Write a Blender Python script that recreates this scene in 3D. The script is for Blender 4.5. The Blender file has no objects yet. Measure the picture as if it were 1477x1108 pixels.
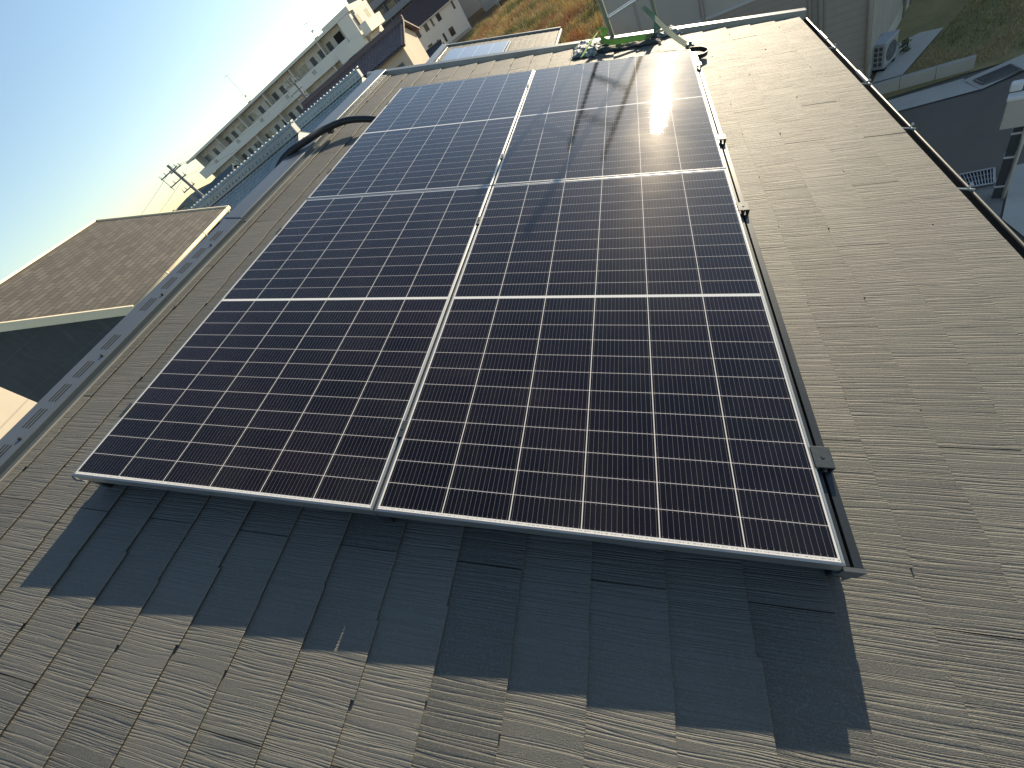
import bpy, bmesh, math, random
from math import sin, cos, tan, radians, pi, sqrt, hypot
from mathutils import Vector, Matrix, noise
rnd = random.Random(7)
S = bpy.context.scene
COL = S.collection

# ------------------------------------------------------------------ camera
PHI = radians(21.5)                      # pitch of the main roof
cam = bpy.data.cameras.new('camera'); camo = bpy.data.objects.new('camera', cam); COL.objects.link(camo)
cam.sensor_fit = 'HORIZONTAL'; cam.sensor_width = 36.0
cam.lens = 580.5 / 1477 * 36
cam.clip_start = 0.05; cam.clip_end = 3000
Rr = Matrix(((0.97528824, 0.15962193, -0.15275365), (0.03724462, -0.80028075, -0.59846768), (-0.21777438, 0.57798924, -0.78644946)))
M3 = Matrix(((cos(PHI), 0, sin(PHI)), (0, 1, 0), (-sin(PHI), 0, cos(PHI))))     # roof frame -> world
Rw = Rr @ M3.transposed()
Cw = M3 @ Vector((1.74027, -0.30005, 1.14800))
mw = Matrix((Rw[0], -Rw[1], -Rw[2])).transposed().to_4x4(); mw.translation = Cw
camo.matrix_world = mw
S.camera = camo

# ------------------------------------------------------------------ sky, sun, exposure
SUN_EL, SUN_AZ = radians(16.1), radians(12.5)       # azimuth from +Y towards +X
W = bpy.data.worlds.new('World'); S.world = W; W.use_nodes = True
nt = W.node_tree
sky = nt.nodes.new('ShaderNodeTexSky'); sky.sky_type = 'NISHITA'; sky.sun_disc = False
sky.sun_elevation = SUN_EL; sky.sun_rotation = SUN_AZ
sky.altitude = 20; sky.air_density = 1.0; sky.dust_density = 0.25; sky.ozone_density = 1.4
bg = nt.nodes['Background']; bg.inputs['Strength'].default_value = 0.105
nt.links.new(sky.outputs[0], bg.inputs['Color'])
sl = bpy.data.lights.new('sun', 'SUN'); slo = bpy.data.objects.new('sun', sl); COL.objects.link(slo)
sl.energy = 5.0; sl.angle = radians(0.53); sl.color = (1.0, 0.84, 0.60)
sd = Vector((cos(SUN_EL) * sin(SUN_AZ), cos(SUN_EL) * cos(SUN_AZ), sin(SUN_EL)))
slo.rotation_euler = sd.to_track_quat('Z', 'Y').to_euler(); slo.location = (0, 30, 40)
S.view_settings.view_transform = 'Standard'; S.view_settings.look = 'None'
S.view_settings.exposure = 0.90; S.view_settings.gamma = 1.0
try: S.view_settings.use_curve_mapping = False
except Exception: pass

ZG = -6.5                                 # ground level below the near panel corner

# ------------------------------------------------------------------ materials
MATS = {}
class NT:
    def __init__(s, name):
        s.m = bpy.data.materials.new(name); s.m.use_nodes = True
        s.t = s.m.node_tree; s.b = s.t.nodes['Principled BSDF']
    def n(s, typ, **kw):
        nd = s.t.nodes.new(typ)
        for k, v in kw.items(): setattr(nd, k, v)
        return nd
    def l(s, a, b): s.t.links.new(a, b)
    def val(s, sock, v):
        if hasattr(v, 'is_output') or isinstance(v, bpy.types.NodeSocket): s.l(v, sock)
        else: sock.default_value = v
    def math(s, op, a, b=0.0, c=None, clamp=False):
        nd = s.n('ShaderNodeMath', operation=op); nd.use_clamp = clamp
        s.val(nd.inputs[0], a); s.val(nd.inputs[1], b)
        if c is not None: s.val(nd.inputs[2], c)
        return nd.outputs[0]
    def coord(s, out='Object'): return s.n('ShaderNodeTexCoord').outputs[out]
    def scale(s, v, sc, loc=(0, 0, 0)):
        nd = s.n('ShaderNodeMapping'); s.l(v, nd.inputs[0]); nd.inputs['Scale'].default_value = sc; nd.inputs['Location'].default_value = loc
        return nd.outputs[0]
    def noise(s, v, scale=5, detail=3, rough=.55, dist=0):
        nd = s.n('ShaderNodeTexNoise'); s.l(v, nd.inputs['Vector'])
        nd.inputs['Scale'].default_value = scale; nd.inputs['Detail'].default_value = detail
        nd.inputs['Roughness'].default_value = rough; nd.inputs['Distortion'].default_value = dist
        return nd.outputs['Fac']
    def ramp(s, f, stops):
        nd = s.n('ShaderNodeValToRGB'); s.l(f, nd.inputs[0]); e = nd.color_ramp.elements
        while len(e) < len(stops): e.new(.5)
        for i, (p, c) in enumerate(stops):
            e[i].position = p; e[i].color = (*c, 1) if len(c) == 3 else c
        return nd.outputs[0]
    def mix(s, f, a, b, bt='MIX'):
        nd = s.n('ShaderNodeMix', data_type='RGBA', blend_type=bt); s.val(nd.inputs[0], f)
        for i, v in ((6, a), (7, b)):
            if isinstance(v, bpy.types.NodeSocket): s.l(v, nd.inputs[i])
            else: nd.inputs[i].default_value = (*v, 1)
        return nd.outputs[2]
    def bump(s, h, strength=.5, dist=.01, normal=None):
        nd = s.n('ShaderNodeBump'); s.l(h, nd.inputs['Height']); nd.inputs['Strength'].default_value = strength; nd.inputs['Distance'].default_value = dist
        if normal is not None: s.l(normal, nd.inputs['Normal'])
        return nd.outputs[0]

def mat(name, col, rough=.7, metal=0, var=.18, vs=3.0, fine=60, bump=.15, spec=.4, streak=False):
    """plain weathered material: two noises vary the colour, a fine one bumps it"""
    if name in MATS: return MATS[name]
    k = NT(name); co = k.coord()
    big = k.noise(k.scale(co, (vs, vs, vs * (.25 if streak else 1))), 1, 5, .6)
    fin = k.noise(co, fine, 3)
    f = k.math('ADD', k.math('MULTIPLY', big, .7), k.math('MULTIPLY', fin, .3))
    lo = tuple(c * (1 - var) for c in col); hi = tuple(min(1, c * (1 + var)) for c in col)
    k.l(k.ramp(f, [(.3, lo), (.7, hi)]), k.b.inputs['Base Color'])
    k.b.inputs['Roughness'].default_value = rough; k.b.inputs['Metallic'].default_value = metal
    k.b.inputs['Specular IOR Level'].default_value = spec
    if bump: k.l(k.bump(fin, bump, .004), k.b.inputs['Normal'])
    MATS[name] = k.m; return k.m

def mat_slate():
    k = NT('wood_grain_slate'); co = k.coord()
    at = k.n('ShaderNodeAttribute'); at.attribute_name = 'tint'
    sep = k.n('ShaderNodeSeparateXYZ'); k.l(co, sep.inputs[0])
    r = k.n('ShaderNodeSeparateColor'); k.l(at.outputs['Color'], r.inputs[0])
    # grooves run down the slope (x); shifted per slate, gently wavy
    wav = k.noise(k.scale(co, (4.5, 3, 1)), 1, 1)
    y = k.math('ADD', sep.outputs[1], k.math('MULTIPLY', wav, .008))
    cb = k.n('ShaderNodeCombineXYZ')
    k.l(k.math('MULTIPLY', sep.outputs[0], 1.9), cb.inputs[0]); k.l(k.math('MULTIPLY', y, 118), cb.inputs[1]); k.l(k.math('MULTIPLY', r.outputs[0], 57), cb.inputs[2])
    g = k.noise(cb.outputs[0], 1, 1.0, .45, .0)
    ridge = k.math('ABSOLUTE', k.math('SUBTRACT', g, .5))
    gro = k.ramp(ridge, [(0, (0, 0, 0)), (.03, (.6, .6, .6)), (.085, (1, 1, 1))])
    grain = k.noise(co, 420, 2, .7)
    h = k.math('ADD', gro, k.math('MULTIPLY', grain, .8))
    k.l(k.bump(h, .75, .0023), k.b.inputs['Normal'])
    cloud = k.noise(co, 2.2, 4, .6)
    base = k.ramp(k.math('ADD', k.math('MULTIPLY', cloud, .5), k.math('MULTIPLY', r.outputs[1], .5)), [(.2, (.056, .058, .053)), (.8, (.100, .100, .089))])
    base = k.mix(k.ramp(k.noise(co, 230, 2, .8), [(.5, (0, 0, 0)), (.75, (.7, .7, .7))]), base, (.17, .16, .135))
    edge = r.outputs[2]                 # 1 on the butt faces, half that on the bare fibre cement chamfers
    worn = k.math('MULTIPLY', k.math('LESS_THAN', k.math('ABSOLUTE', k.math('SUBTRACT', edge, .5)), .2), k.ramp(k.noise(co, 14, 4, .7), [(.45, (0, 0, 0)), (.7, (.45, .45, .45))]))
    base = k.mix(worn, base, (.21, .185, .15))
    base = k.mix(k.math('MULTIPLY', k.math('GREATER_THAN', edge, .8), .75), base, (.022, .022, .021))  # butt faces painted near-black for the shade below each course
    k.l(base, k.b.inputs['Base Color'])
    k.b.inputs['Roughness'].default_value = .66; k.b.inputs['Specular IOR Level'].default_value = .60
    return k.m

PW, PH, IX, IY = 1.134, 1.747, .0125, .0165
def mat_cells():
    k = NT('solar_cells_under_glass'); co = k.coord()
    sp = k.n('ShaderNodeSeparateXYZ'); k.l(co, sp.inputs[0]); x, y = sp.outputs[0], sp.outputs[1]
    px = (PW - 2 * IX) / 6; py = (PH - 2 * IY - .012) / 24
    ux = k.math('DIVIDE', k.math('SUBTRACT', x, IX), px); fx = k.math('FRACT', ux)
    dx = k.math('MULTIPLY', k.math('MINIMUM', fx, k.math('SUBTRACT', 1, fx)), px)
    yy = k.math('SUBTRACT', k.math('ABSOLUTE', k.math('SUBTRACT', y, PH / 2)), .006)
    fy = k.math('FRACT', k.math('DIVIDE', yy, py))
    dy = k.math('MULTIPLY', k.math('MINIMUM', fy, k.math('SUBTRACT', 1, fy)), py)
    lx = k.math('LESS_THAN', dx, .00125); ly = k.math('LESS_THAN', dy, .00085); lm = k.math('LESS_THAN', yy, .0006)
    fb = k.math('SUBTRACT', k.math('FRACT', k.math('MULTIPLY', fx, 14)), .5)
    db = k.math('MULTIPLY', k.math('ABSOLUTE', fb), px / 14)
    bus = k.math('LESS_THAN', db, .00032)
    pad = k.math('MULTIPLY', k.math('LESS_THAN', db, .0009), k.math('LESS_THAN', k.math('ABSOLUTE', k.math('SUBTRACT', dy, .0042)), .0012))
    out = k.math('MAXIMUM', k.math('GREATER_THAN', k.math('ABSOLUTE', k.math('SUBTRACT', x, PW / 2)), PW / 2 - IX),
                 k.math('GREATER_THAN', k.math('ABSOLUTE', k.math('SUBTRACT', y, PH / 2)), PH / 2 - IY))
    # printed dashes along the near white margin
    dash = k.math('GREATER_THAN', k.noise(k.scale(co, (160, 0, 0)), 1, 3, .8), .5)
    band = k.math('LESS_THAN', k.math('ABSOLUTE', k.math('SUBTRACT', y, .0128)), .0013)
    dash = k.math('MULTIPLY', dash, band)
    tone = k.noise(co, 2.0, 3, .5)
    cell = k.ramp(tone, [(.3, (.0035, .004, .0075)), (.7, (.009, .0045, .009))])
    cid = k.n('ShaderNodeCombineXYZ'); k.l(k.math('FLOOR', ux), cid.inputs[0]); k.l(k.math('FLOOR', k.math('DIVIDE', k.math('SUBTRACT', y, PH / 2), py)), cid.inputs[1])
    oi = k.n('ShaderNodeObjectInfo'); k.l(k.math('MULTIPLY', oi.outputs['Random'], 40), cid.inputs[2])
    wn = k.n('ShaderNodeTexWhiteNoise'); k.l(cid.outputs[0], wn.inputs['Vector'])
    cell = k.mix(k.math('MULTIPLY', wn.outputs['Value'], .55), cell, (.0015, .0015, .003))
    c = k.mix(k.math('MAXIMUM', bus, pad), cell, (.155, .145, .135))
    c = k.mix(ly, c, (.42, .40, .40))
    c = k.mix(lx, c, (.60, .58, .54))
    c = k.mix(k.math('MAXIMUM', lm, out), c, (.62, .62, .60))
    c = k.mix(k.math('MULTIPLY', dash, .8), c, (.22, .22, .22))
    dust = k.math('ADD', k.math('MULTIPLY', k.ramp(k.noise(k.scale(co, (1, .6, 1)), 3.0, 6, .7, .7), [(.42, (0, 0, 0)), (.8, (1, 1, 1))]), .028),
                  k.math('MULTIPLY', k.ramp(k.noise(co, 38, 3, .7), [(.62, (0, 0, 0)), (.74, (1, 1, 1))]), .010))
    c = k.mix(dust, c, (.36, .33, .28))
    k.l(c, k.b.inputs['Base Color'])
    k.b.inputs['Roughness'].default_value = .5; k.b.inputs['Specular IOR Level'].default_value = 0.0
    k.b.inputs['Coat Weight'].default_value = 1.0; k.b.inputs['Coat IOR'].default_value = 1.38
    smear = k.noise(co, 3.5, 5, .65, .6)
    cr = k.ramp(smear, [(.3, (.018, .018, .018)), (.75, (.024, .024, .024))])
    k.l(cr, k.b.inputs['Coat Roughness'])
    # finely textured front glass: tiny random tilts of the reflecting surface
    nz = k.n('ShaderNodeTexNoise'); k.l(co, nz.inputs['Vector']); nz.inputs['Scale'].default_value = 640; nz.inputs['Detail'].default_value = 1
    v1 = k.n('ShaderNodeVectorMath', operation='SUBTRACT'); k.l(nz.outputs['Color'], v1.inputs[0]); v1.inputs[1].default_value = (.5, .5, .5)
    v2 = k.n('ShaderNodeVectorMath', operation='SCALE'); k.l(v1.outputs[0], v2.inputs[0]); v2.inputs['Scale'].default_value = .074
    ge = k.n('ShaderNodeNewGeometry')
    v3 = k.n('ShaderNodeVectorMath', operation='ADD'); k.l(v2.outputs[0], v3.inputs[0]); k.l(ge.outputs['Normal'], v3.inputs[1])
    v4 = k.n('ShaderNodeVectorMath', operation='NORMALIZE'); k.l(v3.outputs[0], v4.inputs[0]); k.l(v4.outputs[0], k.b.inputs['Coat Normal'])
    # faint haze of dust and textured glass: a very small broad glossy lobe
    gl = k.n('ShaderNodeBsdfGlossy'); gl.inputs['Roughness'].default_value = .28; gl.inputs['Color'].default_value = (1, .95, .88, 1)
    mx = k.n('ShaderNodeMixShader'); k.l(k.ramp(k.noise(co, 1.7, 5, .6, .8), [(.3, (.0012, .0012, .0012)), (.7, (.0040, .0040, .0040))]), mx.inputs[0])
    k.l(k.b.outputs[0], mx.inputs[1]); k.l(gl.outputs[0], mx.inputs[2])
    k.l(mx.outputs[0], k.t.nodes['Material Output'].inputs['Surface'])
    return k.m

def mat_tiles(name, col, row=.25, wob=.2, joint=.5, width=.45, rough=.75):
    """coursed flat tiles on a far roof: object x along the eave, object y up the slope"""
    k = NT(name); co = k.coord()
    br = k.n('ShaderNodeTexBrick'); k.l(co, br.inputs['Vector'])
    br.offset = .5; br.inputs['Scale'].default_value = 1.0; br.inputs['Brick Width'].default_value = width; br.inputs['Row Height'].default_value = row
    br.inputs['Mortar Size'].default_value = .018; br.inputs['Mortar Smooth'].default_value = .3; br.inputs['Bias'].default_value = 0
    br.inputs['Color1'].default_value = (*[c * (1 - wob) for c in col], 1); br.inputs['Color2'].default_value = (*[c * (1 + wob) for c in col], 1)
    br.inputs['Mortar'].default_value = (*[c * joint for c in col], 1)
    big = k.noise(co, .7, 5, .6)
    c = k.mix(k.math('MULTIPLY', big, .5), br.outputs[0], tuple(c * .6 for c in col))
    k.l(c, k.b.inputs['Base Color']); k.b.inputs['Roughness'].default_value = rough
    k.l(k.bump(br.outputs['Fac'], -.5, .02), k.b.inputs['Normal'])
    return k.m

def mat_blades(name):
    k = NT(name); at = k.n('ShaderNodeAttribute'); at.attribute_name = 'tint'
    k.l(at.outputs['Color'], k.b.inputs['Base Color']); k.b.inputs['Roughness'].default_value = .8
    k.b.inputs['Specular IOR Level'].default_value = .15
    return k.m

def mat_ground(name, stops, scale=.6, fine=25, bump=.4, rough=.9, dist=.03):
    k = NT(name); co = k.coord()
    f = k.math('ADD', k.math('MULTIPLY', k.noise(co, scale, 6, .62, .4), .65), k.math('MULTIPLY', k.noise(co, fine, 4, .7), .35))
    k.l(k.ramp(f, stops), k.b.inputs['Base Color']); k.b.inputs['Roughness'].default_value = rough
    k.b.inputs['Specular IOR Level'].default_value = .3
    k.l(k.bump(k.noise(co, fine * 4, 3, .7), bump, dist), k.b.inputs['Normal'])
    return k.m

def mat_siding(name, col, pitch=.15, axis=2, rough=.7, var=.12):
    k = NT(name); co = k.coord(); sp = k.n('ShaderNodeSeparateXYZ'); k.l(co, sp.inputs[0])
    fr = k.math('FRACT', k.math('DIVIDE', sp.outputs[axis], pitch))
    gap = k.math('LESS_THAN', fr, .06)
    big = k.noise(k.scale(co, (1, 1, .35)), 1.3, 5, .65); fin = k.noise(co, 45, 3, .7)
    f = k.math('ADD', k.math('MULTIPLY', big, .6), k.math('MULTIPLY', fin, .4))
    c = k.ramp(f, [(.3, tuple(v * (1 - var) for v in col)), (.7, tuple(v * (1 + var) for v in col))])
    c = k.mix(k.math('MULTIPLY', gap, .45), c, tuple(v * .5 for v in col))
    k.l(c, k.b.inputs['Base Color']); k.b.inputs['Roughness'].default_value = rough
    k.l(k.bump(k.math('SUBTRACT', k.math('MULTIPLY', fin, .3), gap), .4, .008), k.b.inputs['Normal'])
    return k.m

def mat_window(name='dark_window_glass', col=(.02, .024, .028)):
    if name in MATS: return MATS[name]
    k = NT(name); co = k.coord()
    f = k.noise(co, 1.5, 3)
    k.l(k.ramp(f, [(.35, tuple(c * .6 for c in col)), (.65, tuple(c * 1.5 for c in col))]), k.b.inputs['Base Color'])
    k.b.inputs['Roughness'].default_value = .08; k.b.inputs['Specular IOR Level'].default_value = .5
    MATS[name] = k.m; return k.m

SLATE = mat_slate(); CELLS = mat_cells()
ALU = mat('anodised_aluminium', (.40, .40, .385), .36, .85, .06, 4, 200, .05)
DARKM = mat('dark_coated_metal', (.050, .060, .066), .42, .35, .12, 4, 150, .06)
RIDGEM = mat('grey_coated_steel', (.13, .15, .165), .36, .45, .10, 3, 180, .05)
BLACK = mat('black_plastic', (.018, .019, .02), .45, 0, .2, 8, 90, .2)
SLOT = mat('vent_slot_shade', (.012, .012, .013), .8, 0, .1)
GUTM = mat('dark_gutter_vinyl', (.012, .014, .014), .65, 0, .15, 5, 80, .05, .5)
GUTRIM = mat('gutter_rim_pale', (.17, .165, .14), .4, .2, .15, 5, 80, .05, .5)  # rim set paler than the gutter vinyl
CREAMV = mat('cream_vinyl', (.76, .66, .46), .45, 0, .08, 2, 60, .05)
WHITEW = mat('white_render', (.62, .60, .55), .85, 0, .07, .5, 30, .15, .3, True)
CREAMW = mat('cream_render', (.56, .49, .38), .85, 0, .08, .6, 30, .15, .3, True)
CONC = mat('concrete', (.36, .34, .29), .88, 0, .16, 1.2, 35, .35, .25)
CONCL = mat('pale_concrete', (.46, .43, .37), .88, 0, .14, 1.0, 35, .3, .25)
PALEM = mat('pale_painted_metal', (.52, .52, .50), .45, 0, .07, 3, 90, .05)
BEIGEB = mat('beige_plastic_box', (.50, .46, .38), .5, 0, .05, 3, 90, .04)
WIRE = mat('wire_black', (.02, .02, .02), .6)
POLEC = mat('weathered_concrete_pole', (.20, .20, .20), .85, 0, .15, 2, 40, .2)
GREENR = mat('green_strap_webbing', (.22, .42, .06), .7, 0, .15, 20, 300, .4)
GREEND = mat('faded_green_webbing', (.17, .24, .14), .75, 0, .15, 20, 300, .4)
GLASSW = mat_window()
GLASSG = mat_window('grey_frosted_glass', (.12, .14, .14))
MATB = mat_blades('dry_grass_blades')

# ------------------------------------------------------------------ builders
def tag(o, label=None, cat=None, group=None, kind=None):
    if label: o['label'] = label
    if cat: o['category'] = cat
    if group: o['group'] = group
    if kind: o['kind'] = kind
    return o
def thing(name, label, cat, loc=(0, 0, 0), rz=0.0, group=None, rot=None):
    o = bpy.data.objects.new(name, None); o.empty_display_size = .2; COL.objects.link(o)
    o.location = loc; o.rotation_euler = rot if rot else (0, 0, rz)
    return tag(o, label, cat, group)
def az(a): return radians(90 - a)          # heading (from +Y towards +X) -> z rotation of the local x axis

class MB:
    def __init__(s): s.v = []; s.f = []; s.m = []; s.c = []
    def face(s, idx, mi=0, c=None): s.f.append(tuple(idx)); s.m.append(mi); s.c.append(c)
    def add(s, vs): b = len(s.v); s.v.extend([tuple(p) for p in vs]); return b
    def hexa(s, p, mi=0, c=None):           # 8 corners: bottom 4 ccw, top 4 ccw
        b = s.add(p)
        for q in ((3, 2, 1, 0), (4, 5, 6, 7), (0, 1, 5, 4), (1, 2, 6, 5), (2, 3, 7, 6), (3, 0, 4, 7)):
            s.face([b + i for i in q], mi, c)
        return s
    def box(s, x0, x1, y0, y1, z0, z1, mi=0):
        return s.hexa([(x0, y0, z0), (x1, y0, z0), (x1, y1, z0), (x0, y1, z0), (x0, y0, z1), (x1, y0, z1), (x1, y1, z1), (x0, y1, z1)], mi)
    def prism(s, poly, d, mi=0):            # poly: 3-D points, extruded by vector d
        n = len(poly); d = Vector(d)
        b = s.add(poly); t = s.add([Vector(p) + d for p in poly])
        s.face([b + i for i in range(n)][::-1], mi); s.face([t + i for i in range(n)], mi)
        for i in range(n): s.face((b + i, b + (i + 1) % n, t + (i + 1) % n, t + i), mi)
        return s
    def tube(s, pts, r, n=8, mi=0, cap=True):
        pts = [Vector(p) for p in pts]; rings = []
        up = None
        for i, p in enumerate(pts):
            d = (pts[min(i + 1, len(pts) - 1)] - pts[max(i - 1, 0)]).normalized()
            if up is None: up = d.orthogonal().normalized()
            a = (up - d * up.dot(d)).normalized(); bb = d.cross(a); up = a
            rr = r[i] if isinstance(r, (list, tuple)) else r
            rings.append(s.add([p + a * cos(2 * pi * j / n) * rr + bb * sin(2 * pi * j / n) * rr for j in range(n)]))
        for a, b in zip(rings, rings[1:]):
            for j in range(n): s.face((a + j, a + (j + 1) % n, b + (j + 1) % n, b + j), mi)
        if cap: s.face([rings[0] + j for j in range(n)][::-1], mi); s.face([rings[-1] + j for j in range(n)], mi)
        return s
    def ribbon(s, pts, w, side, t=.003, mi=0):
        """flat webbing: pts path, side vectors across it"""
        pts = [Vector(p) for p in pts]; rows = []
        for i, p in enumerate(pts):
            d = (pts[min(i + 1, len(pts) - 1)] - pts[max(i - 1, 0)]).normalized()
            a = Vector(side[i] if isinstance(side, list) else side); a = (a - d * a.dot(d)).normalized() * w / 2; nn = d.cross(a).normalized() * t
            rows.append(s.add([p - a, p + a, p + a + nn, p - a + nn]))
        for a, b in zip(rows, rows[1:]):
            for j in range(4): s.face((a + j, a + (j + 1) % 4, b + (j + 1) % 4, b + j), mi)
        s.face([rows[0] + j for j in (3, 2, 1, 0)], mi); s.face([rows[-1] + j for j in range(4)], mi)
        return s
    def build(s, name, mats, parent=None, smooth=False, bevel=0):
        me = bpy.data.meshes.new(name); me.from_pydata(s.v, [], s.f)
        if not isinstance(mats, (list, tuple)): mats = [mats]
        for m in mats: me.materials.append(m)
        if len(mats) > 1: me.polygons.foreach_set('material_index', s.m)
        if any(c is not None for c in s.c):
            at = me.color_attributes.new('tint', 'FLOAT_COLOR', 'CORNER')
            buf = []
            for p, c in zip(me.polygons, s.c):
                c = c or (.5, .5, 0)
                buf.extend((c[0], c[1], c[2], 1.0) * p.loop_total)
            at.data.foreach_set('color', buf)
        me.update()
        bm = bmesh.new(); bm.from_mesh(me)
        if not any(c is not None for c in s.c): bmesh.ops.recalc_face_normals(bm, faces=bm.faces)
        bm.to_mesh(me); bm.free()
        if smooth: me.shade_smooth()
        o = bpy.data.objects.new(name, me); COL.objects.link(o)
        if parent is not None: o.parent = parent
        if bevel:
            b = o.modifiers.new('bevel', 'BEVEL'); b.width = bevel; b.segments = 2; b.limit_method = 'ANGLE'
        return o
def R(x, y, z=0.0): return M3 @ Vector((x, y, z))          # roof frame -> world

# ================================================================== THE SETTING
def sheet(name, poly, z, m, thick=0.0):
    b = MB(); i = b.add([(x, y, z) for x, y in poly]); b.face(range(i, i + len(poly)))
    return tag(b.build(name, m), kind='structure')
EARTH = mat_ground('suburban_earth', [(.3, (.10, .09, .07)), (.55, (.16, .145, .115)), (.75, (.20, .18, .15))], .15, 6, .3)
sheet('ground', [(-700, -300), (700, -300), (700, 1200), (-700, 1200)], ZG - .02, EARTH)
ASPH = mat_ground('asphalt', [(.3, (.13, .112, .088)), (.7, (.175, .152, .12))], .8, 60, .5, .85, .008)
sheet('road', [(-3.5, -12), (60, -12), (60, 9.0), (8.3, 11.2), (7.42, 11.13), (6.2, 11.55), (2.5, 12.8), (-3.5, 13.6)], ZG, ASPH)
LAWNG = mat_ground('lawn_soil', [(.3, (.18, .15, .07)), (.5, (.28, .23, .10)), (.72, (.38, .30, .15))], 1.1, 18, .5)
sheet('lawn_soil', [(2.6, 12.95), (6.2, 12.3), (7.45, 12.0), (8.3, 11.75), (40, 8.0), (40, 60), (4, 60)], ZG + .004, LAWNG)
FIELDS = mat_ground('field_soil', [(.3, (.10, .065, .03)), (.55, (.20, .12, .05)), (.75, (.26, .17, .07))], .35, 6, .6)
sheet('field_soil', [(-31, 74), (-24, 70), (-2.5, 20), (2.5, 19), (9, 60), (9, 130), (-34, 130)], ZG + .006, FIELDS)
GRAV = mat_ground('gravel', [(.3, (.20, .19, .17)), (.7, (.48, .46, .41))], 2, 45, 1.0, .9, .02)
sheet('gravel_strip', [(3.2, -6), (6.24, 7.2), (6.75, 8.25), (6.0, 8.02), (3.2, 8.9)], ZG + .008, GRAV)
# hills far away on the horizon
b = MB(); n = 90; ring = []
for i in range(n + 1):
    a = radians(-95 + 130 * i / n); d = 1500
    h = 16 + 22 * noise.noise(Vector((i * .13, 1.3, 0))) + 9 * noise.noise(Vector((i * .5, 7, 0)))
    ring.append(b.add([(d * sin(a), d * cos(a), -8), (d * sin(a), d * cos(a), max(2, h) - 4), ((d + 200) * sin(a), (d + 200) * cos(a), -8)]))
for p, q in zip(ring, ring[1:]):
    b.face((p, q, q + 1, p + 1)); b.face((p + 1, q + 1, q + 2, p + 2))
tag(b.build('hills', mat('hazy_hills', (.16, .20, .20), .95, 0, .2, .01, .05, 0)), kind='structure')

# ================================================================== OUR HOUSE
house = thing('house', 'grey slate roofed house whose roof carries the four dark solar panels', 'house', (0, 0, 0), rot=(0, PHI, 0))
def build_slates():
    b = MB(); E = .1819; k0 = -3; k1 = 17
    ynear, yfar = -2.6, 4.345
    # dark underlay
    b.hexa([(-.60, ynear, -.06), (3.15, ynear, -.06), (3.15, 4.33, -.06), (-.60, 4.33, -.06), (-.60, ynear, -.012), (3.15, ynear, -.012), (3.15, 4.33, -.012), (-.60, 4.33, -.012)], 1, (.5, .2, 0))
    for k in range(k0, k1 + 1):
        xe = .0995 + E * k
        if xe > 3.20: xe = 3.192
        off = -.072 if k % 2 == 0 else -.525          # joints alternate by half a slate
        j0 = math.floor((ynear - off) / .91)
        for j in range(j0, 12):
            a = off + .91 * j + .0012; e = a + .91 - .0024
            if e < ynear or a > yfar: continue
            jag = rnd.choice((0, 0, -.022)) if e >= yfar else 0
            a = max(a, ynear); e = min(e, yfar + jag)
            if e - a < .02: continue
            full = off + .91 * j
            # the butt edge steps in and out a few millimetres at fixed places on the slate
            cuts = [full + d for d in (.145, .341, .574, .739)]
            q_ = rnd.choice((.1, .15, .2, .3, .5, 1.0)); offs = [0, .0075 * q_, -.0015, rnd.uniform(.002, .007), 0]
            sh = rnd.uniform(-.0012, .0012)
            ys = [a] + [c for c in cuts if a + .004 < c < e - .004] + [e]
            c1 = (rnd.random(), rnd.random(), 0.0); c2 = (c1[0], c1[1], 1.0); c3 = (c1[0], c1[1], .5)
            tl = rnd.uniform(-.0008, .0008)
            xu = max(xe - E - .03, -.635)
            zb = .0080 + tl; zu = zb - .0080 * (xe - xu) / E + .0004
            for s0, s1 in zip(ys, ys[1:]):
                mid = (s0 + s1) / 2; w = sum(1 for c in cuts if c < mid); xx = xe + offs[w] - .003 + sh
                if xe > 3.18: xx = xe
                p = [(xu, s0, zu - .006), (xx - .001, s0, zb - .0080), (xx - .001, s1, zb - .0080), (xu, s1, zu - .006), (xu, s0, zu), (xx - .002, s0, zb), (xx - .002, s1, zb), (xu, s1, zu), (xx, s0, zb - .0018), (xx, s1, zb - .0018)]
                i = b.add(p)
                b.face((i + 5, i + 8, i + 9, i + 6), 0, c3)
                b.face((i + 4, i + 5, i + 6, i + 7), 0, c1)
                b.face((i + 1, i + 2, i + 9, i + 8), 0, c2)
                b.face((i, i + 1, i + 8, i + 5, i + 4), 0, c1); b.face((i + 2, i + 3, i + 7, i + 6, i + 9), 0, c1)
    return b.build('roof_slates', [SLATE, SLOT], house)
build_slates()
# the other slope of the roof, behind the ridge (simple sheet of the same slates)
b = MB(); dn = Vector((-cos(2 * PHI), 0, -sin(2 * PHI))) * 3.9
nrm = Vector((-sin(2 * PHI), 0, cos(2 * PHI)))
p0 = Vector((-.645, 0, -.03))
q = [p0 + Vector((0, -2.6, 0)), p0 + Vector((0, 4.34, 0)), p0 + dn + Vector((0, 4.34, 0)), p0 + dn + Vector((0, -2.6, 0))]
b.hexa([v - nrm * .03 for v in q] + q, 0, (.4, .4, 0)); b.build('rear_slope', SLATE, house)
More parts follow.
